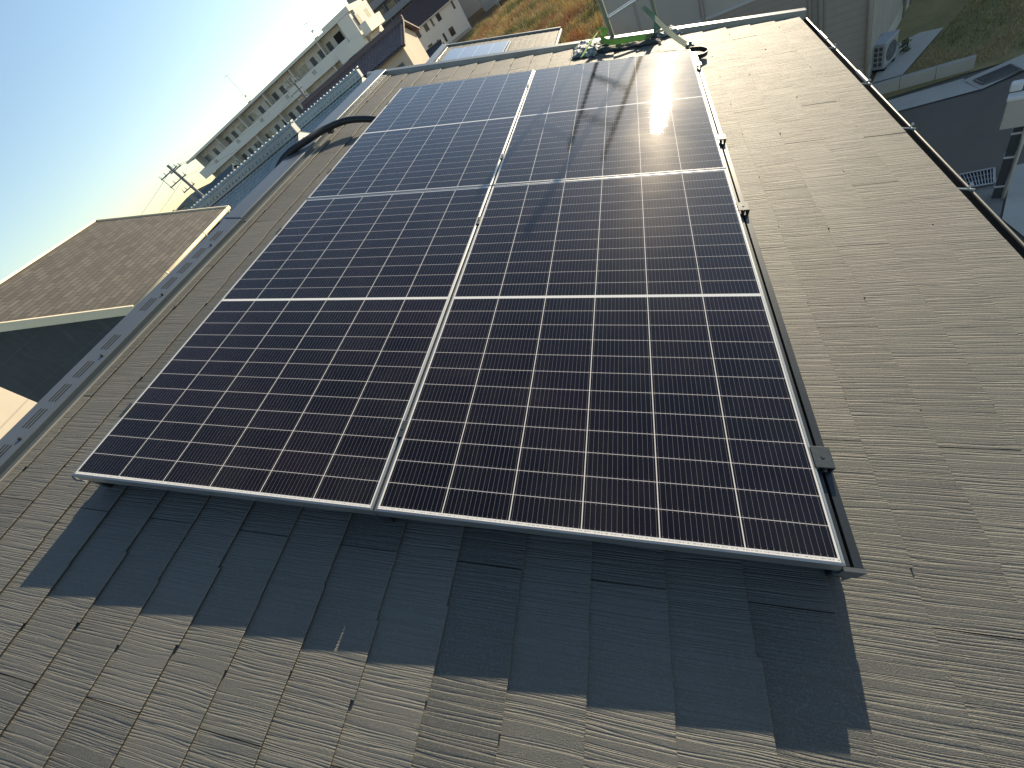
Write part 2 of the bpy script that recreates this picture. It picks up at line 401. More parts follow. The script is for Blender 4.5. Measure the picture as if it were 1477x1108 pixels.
# ridge vent cap: slotted length near the camera, plain length beyond
def cap(name, y0, y1, dz, mt):
    prof = [(-.80, -.16), (-.80, -.105), (-.642, .042), (-.530, .037), (-.522, .033), (-.524, .008), (-.500, .0105), (-.500, .004), (-.54, -.004)]
    bb = MB(); bb.prism([(x, y0, z + dz) for x, z in prof], (0, y1 - y0, 0)); return bb.build(name, mt, house, bevel=.002)
cap1 = cap('ridge_cap', -2.6, 1.735, 0, RIDGEM)
cap2 = cap('ridge_cap', 1.737, 4.43, .004, RIDGEM)
b = MB(); 
slots = []
y = -2.4
while y < .05: slots.append(y); y += .1405
slots += [.0227, .195, .327, .459, .628, .893, 1.062, 1.192, 1.328, 1.50]
for y in slots:
    b = MB()
    for i, x in enumerate((-.559, -.575, -.591)):
        zt = .037 + (-.530 - x) * .0446
        b.box(x - .0026, x + .0026, y, y + .094, zt - .004, zt + .0010)
    b.build('vent_slot', SLOT, cap1)
for y in (-.72, -.28, .145, .588, 1.015, 1.45):
    b = MB(); b.tube([(-.545, y, .034), (-.545, y, .045)], [.009, .006], 8); b.build('screw', BLACK, cap1)
# pale lip line along the foot of the cap
b = MB(); b.box(-.499, -.492, -2.6, 4.40, .006, .0125); b.build('ridge_flashing', mat('pale_flashing', (.40, .38, .32), .4, .3), house)
# verge trim at the far gable end
b = MB(); b.hexa([(-.74, 4.385, -.05), (3.25, 4.385, -.05), (3.25, 4.455, -.05), (-.74, 4.455, -.05), (-.74, 4.397, .030), (3.25, 4.397, .030), (3.25, 4.452, .036), (-.74, 4.452, .036)])
b.build('verge_trim', mat('verge_steel', (.23, .24, .22), .38, .3), house, bevel=.004)
b = MB(); b.box(-.74, 3.2, 4.42, 4.45, -.22, -.051); b.build('barge_board', DARKM, house)
# eave gutter
g = MB(); n = 10; gr = .058; gx, gz = 3.216, -.030
rings = []
for y in (-2.6, 4.42):
    ring = []
    for j in range(n + 1):
        t = pi + pi * j / n
        ring.append((gx + gr * cos(t), y, gz + gr * sin(t)))
    rings.append(g.add(ring)); 
for y in (-2.6, 4.42):
    ring = []
    for j in range(n + 1):
        t = pi + pi * j / n
        ring.append((gx + (gr - .004) * cos(t), y, gz + (gr - .004) * sin(t)))
    rings.append(g.add(ring))
a, c, a2, c2 = rings
for j in range(n):
    g.face((a + j, a + j + 1, c + j + 1, c + j)); g.face((a2 + j, c2 + j, c2 + j + 1, a2 + j + 1))
for p in (a, c): g.face([p + j for j in range(n + 1)])
gut = g.build('gutter', GUTM, house)
b = MB(); b.tube([(gx + gr, -2.6, gz), (gx + gr, 4.42, gz)], .0055, 8); b.build('gutter_rim', GUTRIM, gut)
for y in (-.4, .25, .95, 1.70, 2.31, 2.94, 3.63):
    b = MB(); b.tube([(gx - gr + .004, y, gz + .012), (gx, y, gz + .014), (gx + gr + .008, y, gz + .006)], .004, 6)
    b.tube([(gx + gr - .02, y - .004, gz + .012), (gx + gr - .012, y + .012, gz + .03), (gx + gr - .002, y + .016, gz + .02)], .004, 6); b.build('gutter_bracket', PALEM, gut)
for y in (3.08, 3.94): 
    b = MB(); b.tube([(gx + gr, y - .09, gz + .001), (gx + gr, y + .09, gz + .001)], .010, 8); b.build('gutter_joint', PALEM, gut)
b = MB(); b.box(3.145, 3.16, -2.6, 4.40, -.16, -.014); b.build('fascia', DARKM, house)
# walls under the roof (world-vertical, expressed in the tilted house frame)
MI = M3.transposed()
def wbox(x0, x1, y0, y1, z0, z1):
    return [MI @ Vector(p) for p in ((x0, y0, z0), (x1, y0, z0), (x1, y1, z0), (x0, y1, z0), (x0, y0, z1), (x1, y0, z1), (x1, y1, z1), (x0, y1, z1))]
b = MB(); b.hexa(wbox(-4.0, 2.55, -2.2, 4.05, ZG, -1.25)); 
b.prism([MI @ Vector(p) for p in ((-4.0, -2.2, -1.25), (2.55, -2.2, -1.25), (2.55, -2.2, -1.12), (-.72, -2.2, .17), (-4.0, -2.2, -1.12))], MI @ Vector((0, 6.25, 0)))
b.build('wall', mat_siding('grey_house_siding', (.20, .20, .19), .3), house)
# faint chalk mark left by the fitters
b = MB(); b.ribbon([(-.09, .19, .0085), (-.13, .15, .0085), (-.155, .10, .0085), (-.185, .055, .0085), (-.175, .035, .0085)], .004, (0, 0, 1), .001)
b2 = MB()
pth = [(-.09, .20), (-.135, .15), (-.16, .10), (-.185, .045), (-.15, .028), (-.09, .02)]
for (x0, y0), (x1, y1) in zip(pth, pth[1:]):
    d = Vector((x1 - x0, y1 - y0)).normalized() * .0025
    z0 = .0092; i = b2.add([(x0 - d.y, y0 + d.x, z0), (x0 + d.y, y0 - d.x, z0), (x1 + d.y, y1 - d.x, z0), (x1 - d.y, y1 + d.x, z0)]); b2.face((i, i + 1, i + 2, i + 3))
b2.build('chalk_mark', mat('chalk', (.42, .39, .33), .9), house)

# ================================================================== SOLAR ARRAY
PZ = .12
def make_panel():
    r = thing('solar_panel', '', 'solar panel', rot=(0, PHI, 0))
    f = MB(); L = .0090; H = .035; t = .0022
    # mitred frame: lip on top, slightly splayed outer side
    def bar(p, q, inn):
        p, q, inn = Vector(p), Vector(q), Vector(inn)
        d = (q - p).normalized()
        a0, a1 = p + inn * L + d * L, q + inn * L - d * L
        pts = [p + Vector((0, 0, -H)), q + Vector((0, 0, -H)), a1 + Vector((0, 0, -H)), a0 + Vector((0, 0, -H)),
               p + inn * .0022 + d * .0022 + Vector((0, 0, t * .3)), q + inn * .0022 - d * .0022 + Vector((0, 0, t * .3)), a1 + Vector((0, 0, t)), a0 + Vector((0, 0, t))]
        f.hexa(pts)
    bar((0, 0, 0), (PW, 0, 0), (0, 1, 0)); bar((PW, 0, 0), (PW, PH, 0), (-1, 0, 0)); bar((PW, PH, 0), (0, PH, 0), (0, -1, 0)); bar((0, PH, 0), (0, 0, 0), (1, 0, 0))
    f.build('frame', ALU, r, bevel=.0012)
    c = MB(); c.box(.0082, PW - .0082, .0082, PH - .0082, -.006, 0.0); c.build('cell_sheet', CELLS, r)
    b = MB(); b.box(PW / 2 - .05, PW / 2 + .05, PH - .25, PH - .12, -.030, -.0065); b.build('junction_box', BLACK, r)
    return r
def copy_tree(o, parent=None):
    c = o.copy(); COL.objects.link(c)
    if parent is not None: c.parent = parent
    for ch in list(o.children): copy_tree(ch, c)
    return c
GP = .003
spots = [(0, 0, 'dark solar panel nearest the camera on the ridge side of the roof'),
         (PW + GP, 0, 'dark solar panel nearest the camera on the gutter side, casting the widest shadow'),
         (0, PH + GP, 'blue-reflecting solar panel at the far end beside the bent black conduit'),
         (PW + GP, PH + GP, 'far solar panel with the blinding sun reflection in its glass')]
proto = make_panel()
for i, (x, y, lab) in enumerate(spots):
    o = proto if i == 0 else copy_tree(proto)
    o.location = R(x, y, PZ); tag(o, lab, 'solar panel', 'solar panels on the slate roof')
# rails carrying the panels
RAILM = mat('dark_rail_metal', (.035, .042, .046), .4, .5, .1, 6, 120, .05)
def rail(x0, x1, lab, clampx, top):
    r = thing('mounting_rail', lab, 'rail', R(x0, 0, 0), rot=(0, PHI, 0), group='dark rails holding the solar panels')
    w = x1 - x0; b = MB(); y0, y1 = .006, 2 * PH + .004
    b.box(0, w, y0, y1, .012, top - .014); b.box(0, w * .30, y0, y1, top - .014, top); b.box(w * .5, w, y0, y1, top - .014, top - .002)
    b.build('rail_body', RAILM, r, bevel=.0012)
    for y in (.14, .95, 1.75, 2.55, 3.36):
        q = MB(); q.box(-.02, w + .008, y, y + .05, .006, .0118); q.build('rail_foot', RAILM, r)
    for y in (.262, 1.418, 2.07, 3.165):
        q = MB(); c0, c1 = clampx; q.box(c0 - x0, c1 - x0, y - .03, y + .03, PZ + .0026, PZ + .005)
        q.box(w * .34, w * .48, y - .03, y + .03, top - .03, PZ + .0026)
        if c1 > 2: q.box(c1 - x0 - .004, c1 - x0, y - .03, y + .03, top - .03, PZ + .0026)
        q.build('clamp', mat('slate_blue_clamp', (.035, .045, .052), .5, .3), r, bevel=.0012)
        s = MB(); s.tube([((c0 + c1) / 2 - x0, y, PZ + .0051), ((c0 + c1) / 2 - x0, y, PZ + .0065)], .0045, 6); s.build('bolt', DARKM, r)
    return r
rail(2.274, 2.312, 'dark mounting rail exposed along the gutter side of the panels', (2.266, 2.309), .104)
rail(1.116, 1.155, 'mounting rail under the dark gap between the two panel rows', (1.127, 1.144), .083)
rr = rail(.006, .044, 'mounting rail tucked under the ridge side edge of the panels', (-.004, .010), .083)
# pointed end tab of the exposed rail
e = MB(); e.box(2.270, 2.313, -.004, .0055, .060, .1045); e.prism([(2.286, -.004, .060), (2.305, -.004, .060), (2.297, -.006, .028)], (0, .003, 0))
e.prism([(2.262, -.004, .070), (2.270, -.004, .060), (2.270, -.004, .075)], (0, .008, 0))
rr0 = [o for o in COL.objects if o.name.startswith('mounting_rail') and 'gutter side' in o['label']][0]
eo = e.build('end_cap', mat('end_cap_grey', (.09, .10, .105), .5, .2), rr0); eo.location = -Vector((2.274, 0, 0))
# conduit from the panels over the ridge
def spline(pts, k=8):
    P = [Vector(p) for p in pts]; out = []
    for i in range(len(P) - 1):
        a, b_, c, d = P[max(i - 1, 0)], P[i], P[i + 1], P[min(i + 2, len(P) - 1)]
        for j in range(k):
            t = j / k
            out.append(.5 * ((2 * b_) + (c - a) * t + (2 * a - 5 * b_ + 4 * c - d) * t * t + (3 * b_ - a - 3 * c + d) * t ** 3))
    return out + [P[-1]]
cond = thing('cable_conduit', 'thick black corrugated cable conduit bending over the roof ridge', 'conduit', R(-.3, 3.05, 0), rot=(0, PHI, 0))
P = spline([(.12, 3.03, .050), (-.02, 3.035, .055), (-.18, 3.04, .075), (-.34, 3.03, .080), (-.47, 2.91, .078), (-.545, 2.74, .075), (-.62, 2.61, .062), (-.70, 2.53, .015), (-.80, 2.49, -.08), (-1.05, 2.47, -.31)], 26)
b = MB(); b.tube([p - Vector((-.3, 3.05, 0)) for p in P], [.0235 + .0016 * (i % 2) for i in range(len(P))], 12); b.build('pipe', BLACK, cond, smooth=True)
for x in (-.46,):
    b = MB(); b.box(x + .29, x + .33, -.12, -.08, .036, .060); b.build('pipe_saddle', DARKM, cond)

# ================================================================== LADDER AND ITS LASHINGS
lad = thing('ladder', 'weathered aluminium ladder leaning on the far gable edge of the roof', 'ladder', (1.77, 6.2, ZG))
LM = mat('weathered_ladder_metal', (.26, .29, .22), .5, .3, .12, 4, 80, .1)
LR = mat('bright_ladder_rung', (.62, .62, .58), .35, .6, .06, 4, 80, .05)
def lp(x0, z, dx=-.02): return Vector((x0 + dx * z, 4.265 - .31 * z, z))
lx = (1.60, 1.965); o0 = Vector((1.77, 6.2, ZG))
dirv = (lp(0, 1) - lp(0, 0)).normalized(); yv = Vector((1, 0, 0)); nv = dirv.cross(yv).normalized()
for x in lx:
    b = MB(); A, B_ = lp(x, ZG + .02) - o0, lp(x, .42) - o0
    w, d = .014, .032
    q = [A - yv * w - nv * d, A + yv * w - nv * d, A + yv * w + nv * d, A - yv * w + nv * d]
    b.hexa(q + [v + (B_ - A) for v in q]); b.build('side_rail', LM, lad, bevel=.003)
    b = MB(); b.hexa([v + dirv * 0 + (v - A) * .12 + (B_ - A) for v in q] + [v + (v - A) * .12 + (B_ - A) + dirv * .03 for v in q]); b.build('rail_cap', BLACK, lad)
zz = ZG + .35
while zz < .38:
    b = MB(); b.tube([lp(lx[0], zz) - o0, lp(lx[1], zz) - o0], .014, 10); b.build('rung', LR if zz > -.9 and zz < -.3 else LM, lad)
    zz += .30
def straps(name, lab, paths, m, w=.040, grp=None):
    r = thing(name, lab, 'strap', R(*paths[0][0][0]), group=grp); o = r.location
    for path, side in paths:
        pts = spline([R(*p) for p in path], 6)
        b = MB(); b.ribbon([p - Vector(o) for p in pts], w, side); b.build('webbing', m, r)
    return r
straps('lashing_strap', 'bright green webbing strap tied from the ladder foot down over the verge', [
    ([(1.475, 3.95, .045), (1.53, 4.12, .085), (1.60, 4.36, .105), (1.68, 4.46, .135)], Vector((1, -.3, .2))),
    ([(1.60, 4.37, .12), (1.62, 4.27, .085), (1.67, 4.19, .065), (1.76, 4.15, .06), (1.90, 4.19, .055), (1.99, 4.20, .05)], Vector((.1, .6, 1))),
    ([(1.60, 4.38, .115), (1.66, 4.35, .10), (1.63, 4.28, .08)], Vector((.3, 1, .3)))], GREENR, .036)
b_ = straps('lashing_strap', 'faded green webbing strap running to the corner of the sunlit panel', [
    ([(1.96, 4.45, .20), (2.06, 4.33, .14), (2.18, 4.14, .07), (2.30, 3.93, .03), (2.34, 3.86, .022)], Vector((.4, 1, .2))),
    ([(1.99, 4.20, .05), (2.05, 4.24, .05), (2.08, 4.34, .05), (2.085, 4.45, .10)], Vector((1, .3, .2)))], GREEND, .045)
r = thing('strap_loop', 'black strap loop lying on the slates beside the far panel corner', 'strap', R(2.34, 3.65, 0), rot=(0, PHI, 0))
b = MB(); b.ribbon(spline([(-.045, .10, .05), (.04, .10, .045), (.085, .04, .04), (.05, -.02, .035), (-.03, -.05, .035)], 6), .03, Vector((0, 0, 1))); b.build('webbing', BLACK, r)
b = MB(); b.box(-.055, .0, .17, .235, .012, .060); b.tube([(-.028, .20, .060), (-.028, .20, .075)], .016, 8); b.build('buckle', mat('green_buckle', (.09, .14, .10), .5), r, bevel=.006)
def crumple(name, lab, cx, cy, w, d, h, m, seed, rz=0, n=34):
    r = thing(name, lab, 'protective sheet', R(cx, cy, 0), rot=(0, PHI, 0))
    b = MB(); idx = {}
    for i in range(n + 1):
        for j in range(n + 1):
            u, v = i / n - .5, j / n - .5
            e = Vector((u * 6 + seed, v * 6, 1.0))
            dx = .03 * noise.noise(e * 1.3); dy = .03 * noise.noise(e * 1.3 + Vector((9, 9, 9)))
            x = u * w + dx; y = v * d + dy
            edge = max(0, 1 - (abs(u) * 2) ** 6) * max(0, 1 - (abs(v) * 2) ** 6)
            z = .012 + edge * h * (.45 + .9 * abs(noise.noise(e * .9)) + .55 * abs(noise.noise(e * 2.7)) + .22 * abs(noise.noise(e * 6)))
            yy = x * sin(rz) + y * cos(rz); xx = x * cos(rz) - y * sin(rz)
            idx[i, j] = b.add([(xx, yy, z)])
    for i in range(n):
        for j in range(n): b.face((idx[i, j], idx[i + 1, j], idx[i + 1, j + 1], idx[i, j + 1]))
    o = b.build('sheet_cloth', m, r, smooth=True); return r
def mat_net(name, a, c):
    k = NT(name); co = k.coord(); v = k.n('ShaderNodeTexVoronoi'); v.feature = 'DISTANCE_TO_EDGE'; k.l(co, v.inputs['Vector']); v.inputs['Scale'].default_value = 55
    f = k.ramp(v.outputs['Distance'], [(0, (1, 1, 1)), (.13, (0, 0, 0))])
    f = k.math('MULTIPLY', f, k.ramp(k.noise(co, 9, 3), [(.40, (.1, .1, .1)), (.6, (1, 1, 1))]))
    k.l(k.mix(f, a, c), k.b.inputs['Base Color']); k.b.inputs['Roughness'].default_value = .6
    k.l(k.bump(k.noise(co, 60, 3, .7), .6, .01), k.b.inputs['Normal']); return k.m
NET = mat_net('blue_grey_net', (.10, .15, .15), (.62, .63, .60))
crumple('protective_sheet', 'crumpled blue-grey netting bundled over the verge beside the bright green strap', 1.50, 4.26, .22, .40, .035, NET, 3.1, -.15)
crumple('protective_sheet', 'crumpled pale netting bundled over the verge under the faded green strap', 2.16, 4.40, .24, .16, .03, NET, 11.7, .3)
crumple('protective_sheet', 'dark sheet spread flat on the slates below the ladder', 1.86, 4.24, .52, .20, .022, mat('dark_sheet', (.05, .06, .058), .8, 0, .3, 6, 60, .3), 21.3, .05)

# ================================================================== HOUSES ROUND ABOUT
def window(parent, x0, x1, z0, z1, y, name='window', fm=None, pm=None, fr=.05, mull=0, axis='y', proud=.03):
    """framed window standing proud of a wall whose outside looks towards -y (or +x when axis = 'x')"""
    w = MB(); p = MB()
    def bx(m, a0, a1, c0, c1, d0, d1):
        if axis == 'y': m.box(a0, a1, y - d1, y - d0, c0, c1)
        else: m.box(y + d0, y + d1, a0, a1, c0, c1)
    bx(w, x0 - fr, x0, z0 - fr, z1 + fr, -.02, proud); bx(w, x1, x1 + fr, z0 - fr, z1 + fr, -.02, proud)
    bx(w, x0, x1, z1, z1 + fr, -.02, proud); bx(w, x0 - .02, x1 + .02, z0 - fr, z0, -.02, proud + .03)
    for i in range(mull):
        xm = x0 + (x1 - x0) * (i + 1) / (mull + 1); bx(w, xm - fr / 2, xm + fr / 2, z0, z1, -.01, proud - .008)
    f = w.build(name, fm or PALEM, parent)
    bx(p, x0, x1, z0, z1, -.02, .006); p.build('pane', pm or GLASSW, f)
    return f
def kawara(parent, L, D, rise, m, col=.27, row=.25, name='roof', y0=0, z0=0, amp=.035, x0=0):
    """wavy Japanese tile slope: local x along the eave, rising from (y0, z0) by rise over depth D"""
    b = MB(); nx = int(L / col * 6); ny = int(D / row) ; rows = []
    for j in range(ny):
        for e in (0, 1):
            t = (j + e) / ny; lift = .03 * (1 - e)
            rows.append(b.add([(x0 + L * i / nx, y0 + D * t, z0 + rise * t + lift + amp * (.5 + .5 * sin(2 * pi * i / 6)) ** 1.6 * (1.2 - .2 * e)) for i in range(nx + 1)]))
    for a, c in zip(rows, rows[1:]):
        for i in range(nx): b.face((a + i, a + i + 1, c + i + 1, c + i))
    b.hexa([(x0, y0, z0 - .12), (x0 + L, y0, z0 - .12), (x0 + L, y0 + D, z0 + rise - .12), (x0, y0 + D, z0 + rise - .12), (x0, y0, z0 - .01), (x0 + L, y0, z0 - .01), (x0 + L, y0 + D, z0 + rise - .01), (x0, y0 + D, z0 + rise - .01)])
    return b.build(name, m, parent)
def gable_house(name, lab, loc, head, L, Wd, wh, rise, wm, rm, over=.45, wins=(), group=None, fm=None, trim=None, cat='house'):
    """local x along the front, y into depth, z up from the ground; front faces -y, ridge along x"""
    r = thing(name, lab, cat, loc, az(head), group)
    b = MB(); b.prism([(0, 0, 0), (0, Wd, 0), (0, Wd, wh), (0, Wd / 2, wh + rise), (0, 0, wh)], (L, 0, 0)); b.build('wall', wm, r)
    s = rise / (Wd / 2); e = over
    # each slope is laid flat in its own frame so its tiles run along the eave
    ln = hypot(Wd / 2 + e, rise + s * e); ang = math.atan2(rise, Wd / 2)
    for k in (0, 1):
        q = MB(); q.box(-e, L + e, 0, ln, .03, .15)
        o = q.build('roof', rm, r)
        if k == 0: o.location = (0, -e, wh - s * e); o.rotation_euler = (ang, 0, 0)
        else: o.location = (L, Wd + e, wh - s * e); o.rotation_euler = (ang, 0, pi)
    q = MB(); q.box(-e - .01, L + e + .01, Wd / 2 - .12, Wd / 2 + .12, wh + rise + .06, wh + rise + .24); q.build('ridge', rm, r)
    tm = trim or PALEM
    q = MB(); q.box(-e - .02, L + e + .02, -e - .10, -e + .0, wh - s * e - .02, wh - s * e + .10); q.build('gutter', tm, r)
    for (x0, x1, z0, z1, kind) in wins:
        window(r, x0, x1, z0, z1, 0, 'window', fm, GLASSG if kind == 'f' else GLASSW, .05, 1 if x1 - x0 > 1.0 else 0)
    return r

# --- house on the left: slate slope towards us, cream eave gutter, dark shaded gable wall
n1 = thing('house', 'brown slate roofed house with cream gutter and dark gable wall left of the ridge', 'house', (-11.585, 5.972, ZG), az(-23.5))
# local x runs along the eave (away), local y = up the slope side (to the left); eave height
eh = -.335 - ZG; run, rise1 = 4.3, 2.29; Ln = 7.8
ang = math.atan2(rise1, run); ln = hypot(run, rise1)
N1R = mat_tiles('brown_slate_courses', (.098, .088, .073), .182, .32, .28, .455, .8)
q = MB(); q.box(0, Ln, 0, ln, -.06, 0); ro = q.build('roof', N1R, n1); ro.location = (0, 0, eh); ro.rotation_euler = (ang, 0, 0)
q = MB(); q.box(0, Ln, 0, 1.95, -.06, 0); ro = q.build('roof', N1R, n1); ro.location = (Ln, run + 1.72, eh + rise1 - .915); ro.rotation_euler = (ang, 0, pi)
# cream verge boards on both gable ends
for x0, x1 in ((-.07, -.002), (Ln + .002, Ln + .07)):
    q = MB(); t = Vector((0, run, rise1)).normalized(); up = Vector((0, -t.z, t.y))
    a = Vector((x0, -.06, eh - .05)); c = a + t * (ln + .06)
    q.hexa([a - up * .17, a - up * .17 + Vector((x1 - x0, 0, 0)), c - up * .17 + Vector((x1 - x0, 0, 0)), c - up * .17,
            a + up * .075, a + up * .075 + Vector((x1 - x0, 0, 0)), c + up * .075 + Vector((x1 - x0, 0, 0)), c + up * .075])
    q.build('verge_board', CREAMV, n1, bevel=.008)
q = MB(); gy, gz2 = -.075, eh - .07
q.tube([(-.06, gy, gz2), (Ln + .08, gy, gz2)], .062, 12); q.tube([(-.06, gy - .05, gz2 + .055), (Ln + .08, gy - .05, gz2 + .055)], .012, 8)
gt = q.build('gutter', CREAMV, n1, smooth=True)
for x in (1.9, 5.0, 7.5):
    q = MB(); q.box(x, x + .03, gy - .075, gy + .06, gz2 - .08, gz2 + .07); q.build('gutter_bracket', CREAMV, gt)
q = MB(); q.tube([(Ln - .15, gy, gz2 - .05), (Ln - .15, gy + .12, gz2 - .25), (Ln - .15, .42, gz2 - .45), (Ln - .15, .42, gz2 - 4)], .035, 8); q.build('downpipe', CREAMV, n1)
q = MB(); q.box(-.02, Ln + .02, run - .07, run + .07, eh + rise1 - .01, eh + rise1 + .045); q.build('ridge_trim', CREAMV, n1)
q = MB(); wy0, wy1 = .42, 5.62
q.prism([(.45, wy0, 0), (.45, wy1, 0), (.45, wy1, eh + rise1 - .72), (.45, run, eh + rise1 - .08), (.45, wy0, eh + wy0 * rise1 / run - .08)], (Ln - .9, 0, 0))
def mat_panelwall():
    k = NT('dark_panel_wall'); co = k.coord(); sp = k.n('ShaderNodeSeparateXYZ'); k.l(co, sp.inputs[0])
    h = k.math('LESS_THAN', k.math('FRACT', k.math('DIVIDE', k.math('ADD', sp.outputs[2], .26), .91)), .014)
    v = k.math('LESS_THAN', k.math('FRACT', k.math('DIVIDE', sp.outputs[1], 1.82)), .007)
    st = k.noise(k.scale(co, (2, 2, 1)), 1.6, 6, .65, .5)
    c = k.ramp(st, [(.35, (.040, .050, .055)), (.6, (.052, .064, .068)), (.75, (.085, .095, .095))])
    k.l(k.mix(k.math('MULTIPLY', k.math('MAXIMUM', h, v), .35), c, (.13, .14, .14)), k.b.inputs['Base Color']); k.b.inputs['Roughness'].default_value = .75
    return k.m
q.build('wall', mat_panelwall(), n1)
# --- cream house further left behind it
ch = gable_house('house', 'cream sunlit house partly hidden behind the dark gable wall', (-22.0, -2.2, ZG), -30, 13, 6, 7.2, 1.2, mat_siding('cream_panel_wall', (.40, .365, .30), 1.1, 2, .8, .05), mat_tiles('cream_house_tiles', (.10, .09, .085)), .3, [(2.2, 3.6, 4.9, 6.0, 'd'), (6.3, 7.5, 5.7, 6.6, 'd'), (9.0, 10.2, 2.6, 3.9, 'd')])
b = MB(); b.box(-.05, 13.05, -.06, -.002, 3.35, 3.50); b.build('belt_course', CONCL, ch)

# --- the twin house beyond the verge with its own solar panel
TL = Vector((-4.54, 16.41, -.79))
h2 = thing('house', 'grey slate roofed house beyond the verge carrying one pale reflecting solar panel', 'house', TL, rot=(0, PHI, 0))
b = MB(); E = .1819
c0 = .06
for k in range(0, 22):
    x1 = c0 + .15 + E * (k + 1); x1 = min(x1, 3.93)
    for j in range(-9, 1):
        a = -.07 - .455 * (k % 2) + .91 * j; e = min(a + .905, -.07)
        if e - a < .03 or e < -7: continue
        a = max(a, -7)
        cc = (rnd.random(), rnd.random(), 0); z1 = .007; xu = x1 - E - .02
        p = [(xu, a, -.012), (x1, a, -.004), (x1, e, -.004), (xu, e, -.012), (xu, a, .0), (x1, a, z1), (x1, e, z1), (xu, e, .0)]
        i = b.add(p); b.face((i + 4, i + 5, i + 6, i + 7), 0, cc); b.face((i + 1, i + 2, i + 6, i + 5), 0, (cc[0], cc[1], 1)); b.face((i, i + 1, i + 5, i + 4), 0, cc)
    if x1 > 3.92: break
b.hexa([(0, -7, -.08), (3.9, -7, -.08), (3.9, -.06, -.08), (0, -.06, -.08), (0, -7, -.016), (3.9, -7, -.016), (3.9, -.06, -.016), (0, -.06, -.016)], 0, (.2, .2, 0))
b.build('roof_slates', SLATE, h2)
b = MB(); b.prism([(x, -7, z) for x, z in ((-.35, -.16), (-.35, -.10), (-.02, .085), (.17, .07), (.185, .02), (.22, .012), (.22, -.02))], (0, 7.0, 0)); b.build('ridge_cap', RIDGEM, h2)
b = MB(); b.box(0, 3.98, -.055, .02, -.06, .05); b.build('verge_trim', mat('verge_steel', (.23, .24, .22)), h2)
b = MB(); b.tube([(3.97, -7, -.05), (3.97, .02, -.05)], .06, 8); b.build('gutter', GUTM, h2, smooth=True)
b = MB(); b.hexa([(-.02, -7, -.03), (-.02, -.02, -.03), (-3.1, -.02, -2.9), (-3.1, -7, -2.9), (-.02, -7, .02), (-.02, -.02, .02), (-3.1, -.02, -2.85), (-3.1, -7, -2.85)], 0, (.3, .3, 0)); b.build('rear_slope', SLATE, h2)
b = MB()
lo = lambda p: MI @ (Vector(p) - TL)
b.hexa([lo(p) for p in ((-7.0, 9.8, ZG), (-1.45, 9.8, ZG), (-1.45, 16.1, ZG), (-7.0, 16.1, ZG), (-7.0, 9.8, -2.4), (-1.45, 9.8, -2.4), (-1.45, 16.1, -2.4), (-7.0, 16.1, -2.4))])
b.prism([lo(p) for p in ((-7.0, 9.8, -2.4), (-1.45, 9.8, -2.4), (-1.45, 9.8, -2.12), (-4.54, 9.8, -.93), (-7.0, 9.8, -2.12))], MI @ Vector((0, 6.3, 0)))
b.build('wall', mat('twin_wall', (.30, .28, .25), .85), h2)
p2 = thing('solar_panel', 'single pale solar panel mirroring the sky on the roof beyond the verge', 'solar panel', TL + R(.50, -3.3, .09), rot=(0, PHI, 0))
b = MB(); w, d = 1.95, 2.47
b.box(0, w, 0, d, -.035, -.001); f = b.build('frame', ALU, p2)
k = NT('plain_cells'); co = k.coord(); sp = k.n('ShaderNodeSeparateXYZ'); k.l(co, sp.inputs[0])
ln_ = k.math('LESS_THAN', k.math('FRACT', k.math('DIVIDE', sp.outputs[0], .49)), .022)
ln2 = k.math('LESS_THAN', k.math('FRACT', k.math('DIVIDE', sp.outputs[1], .25)), .02)
k.l(k.mix(k.math('MAXIMUM', ln_, k.math('MULTIPLY', ln2, .4)), (.012, .016, .03), (.6, .6, .6)), k.b.inputs['Base Color'])
k.b.inputs['Roughness'].default_value = .35; k.b.inputs['Coat Weight'].default_value = 1; k.b.inputs['Coat Roughness'].default_value = .06
b = MB(); b.box(.012, w - .012, .012, d - .012, -.0009, .0012); b.build('cell_sheet', k.m, p2)
b = MB(); b.box(w + .02, w + .07, 0, d, -.075, -.02); b.build('side_rail', ALU, p2)

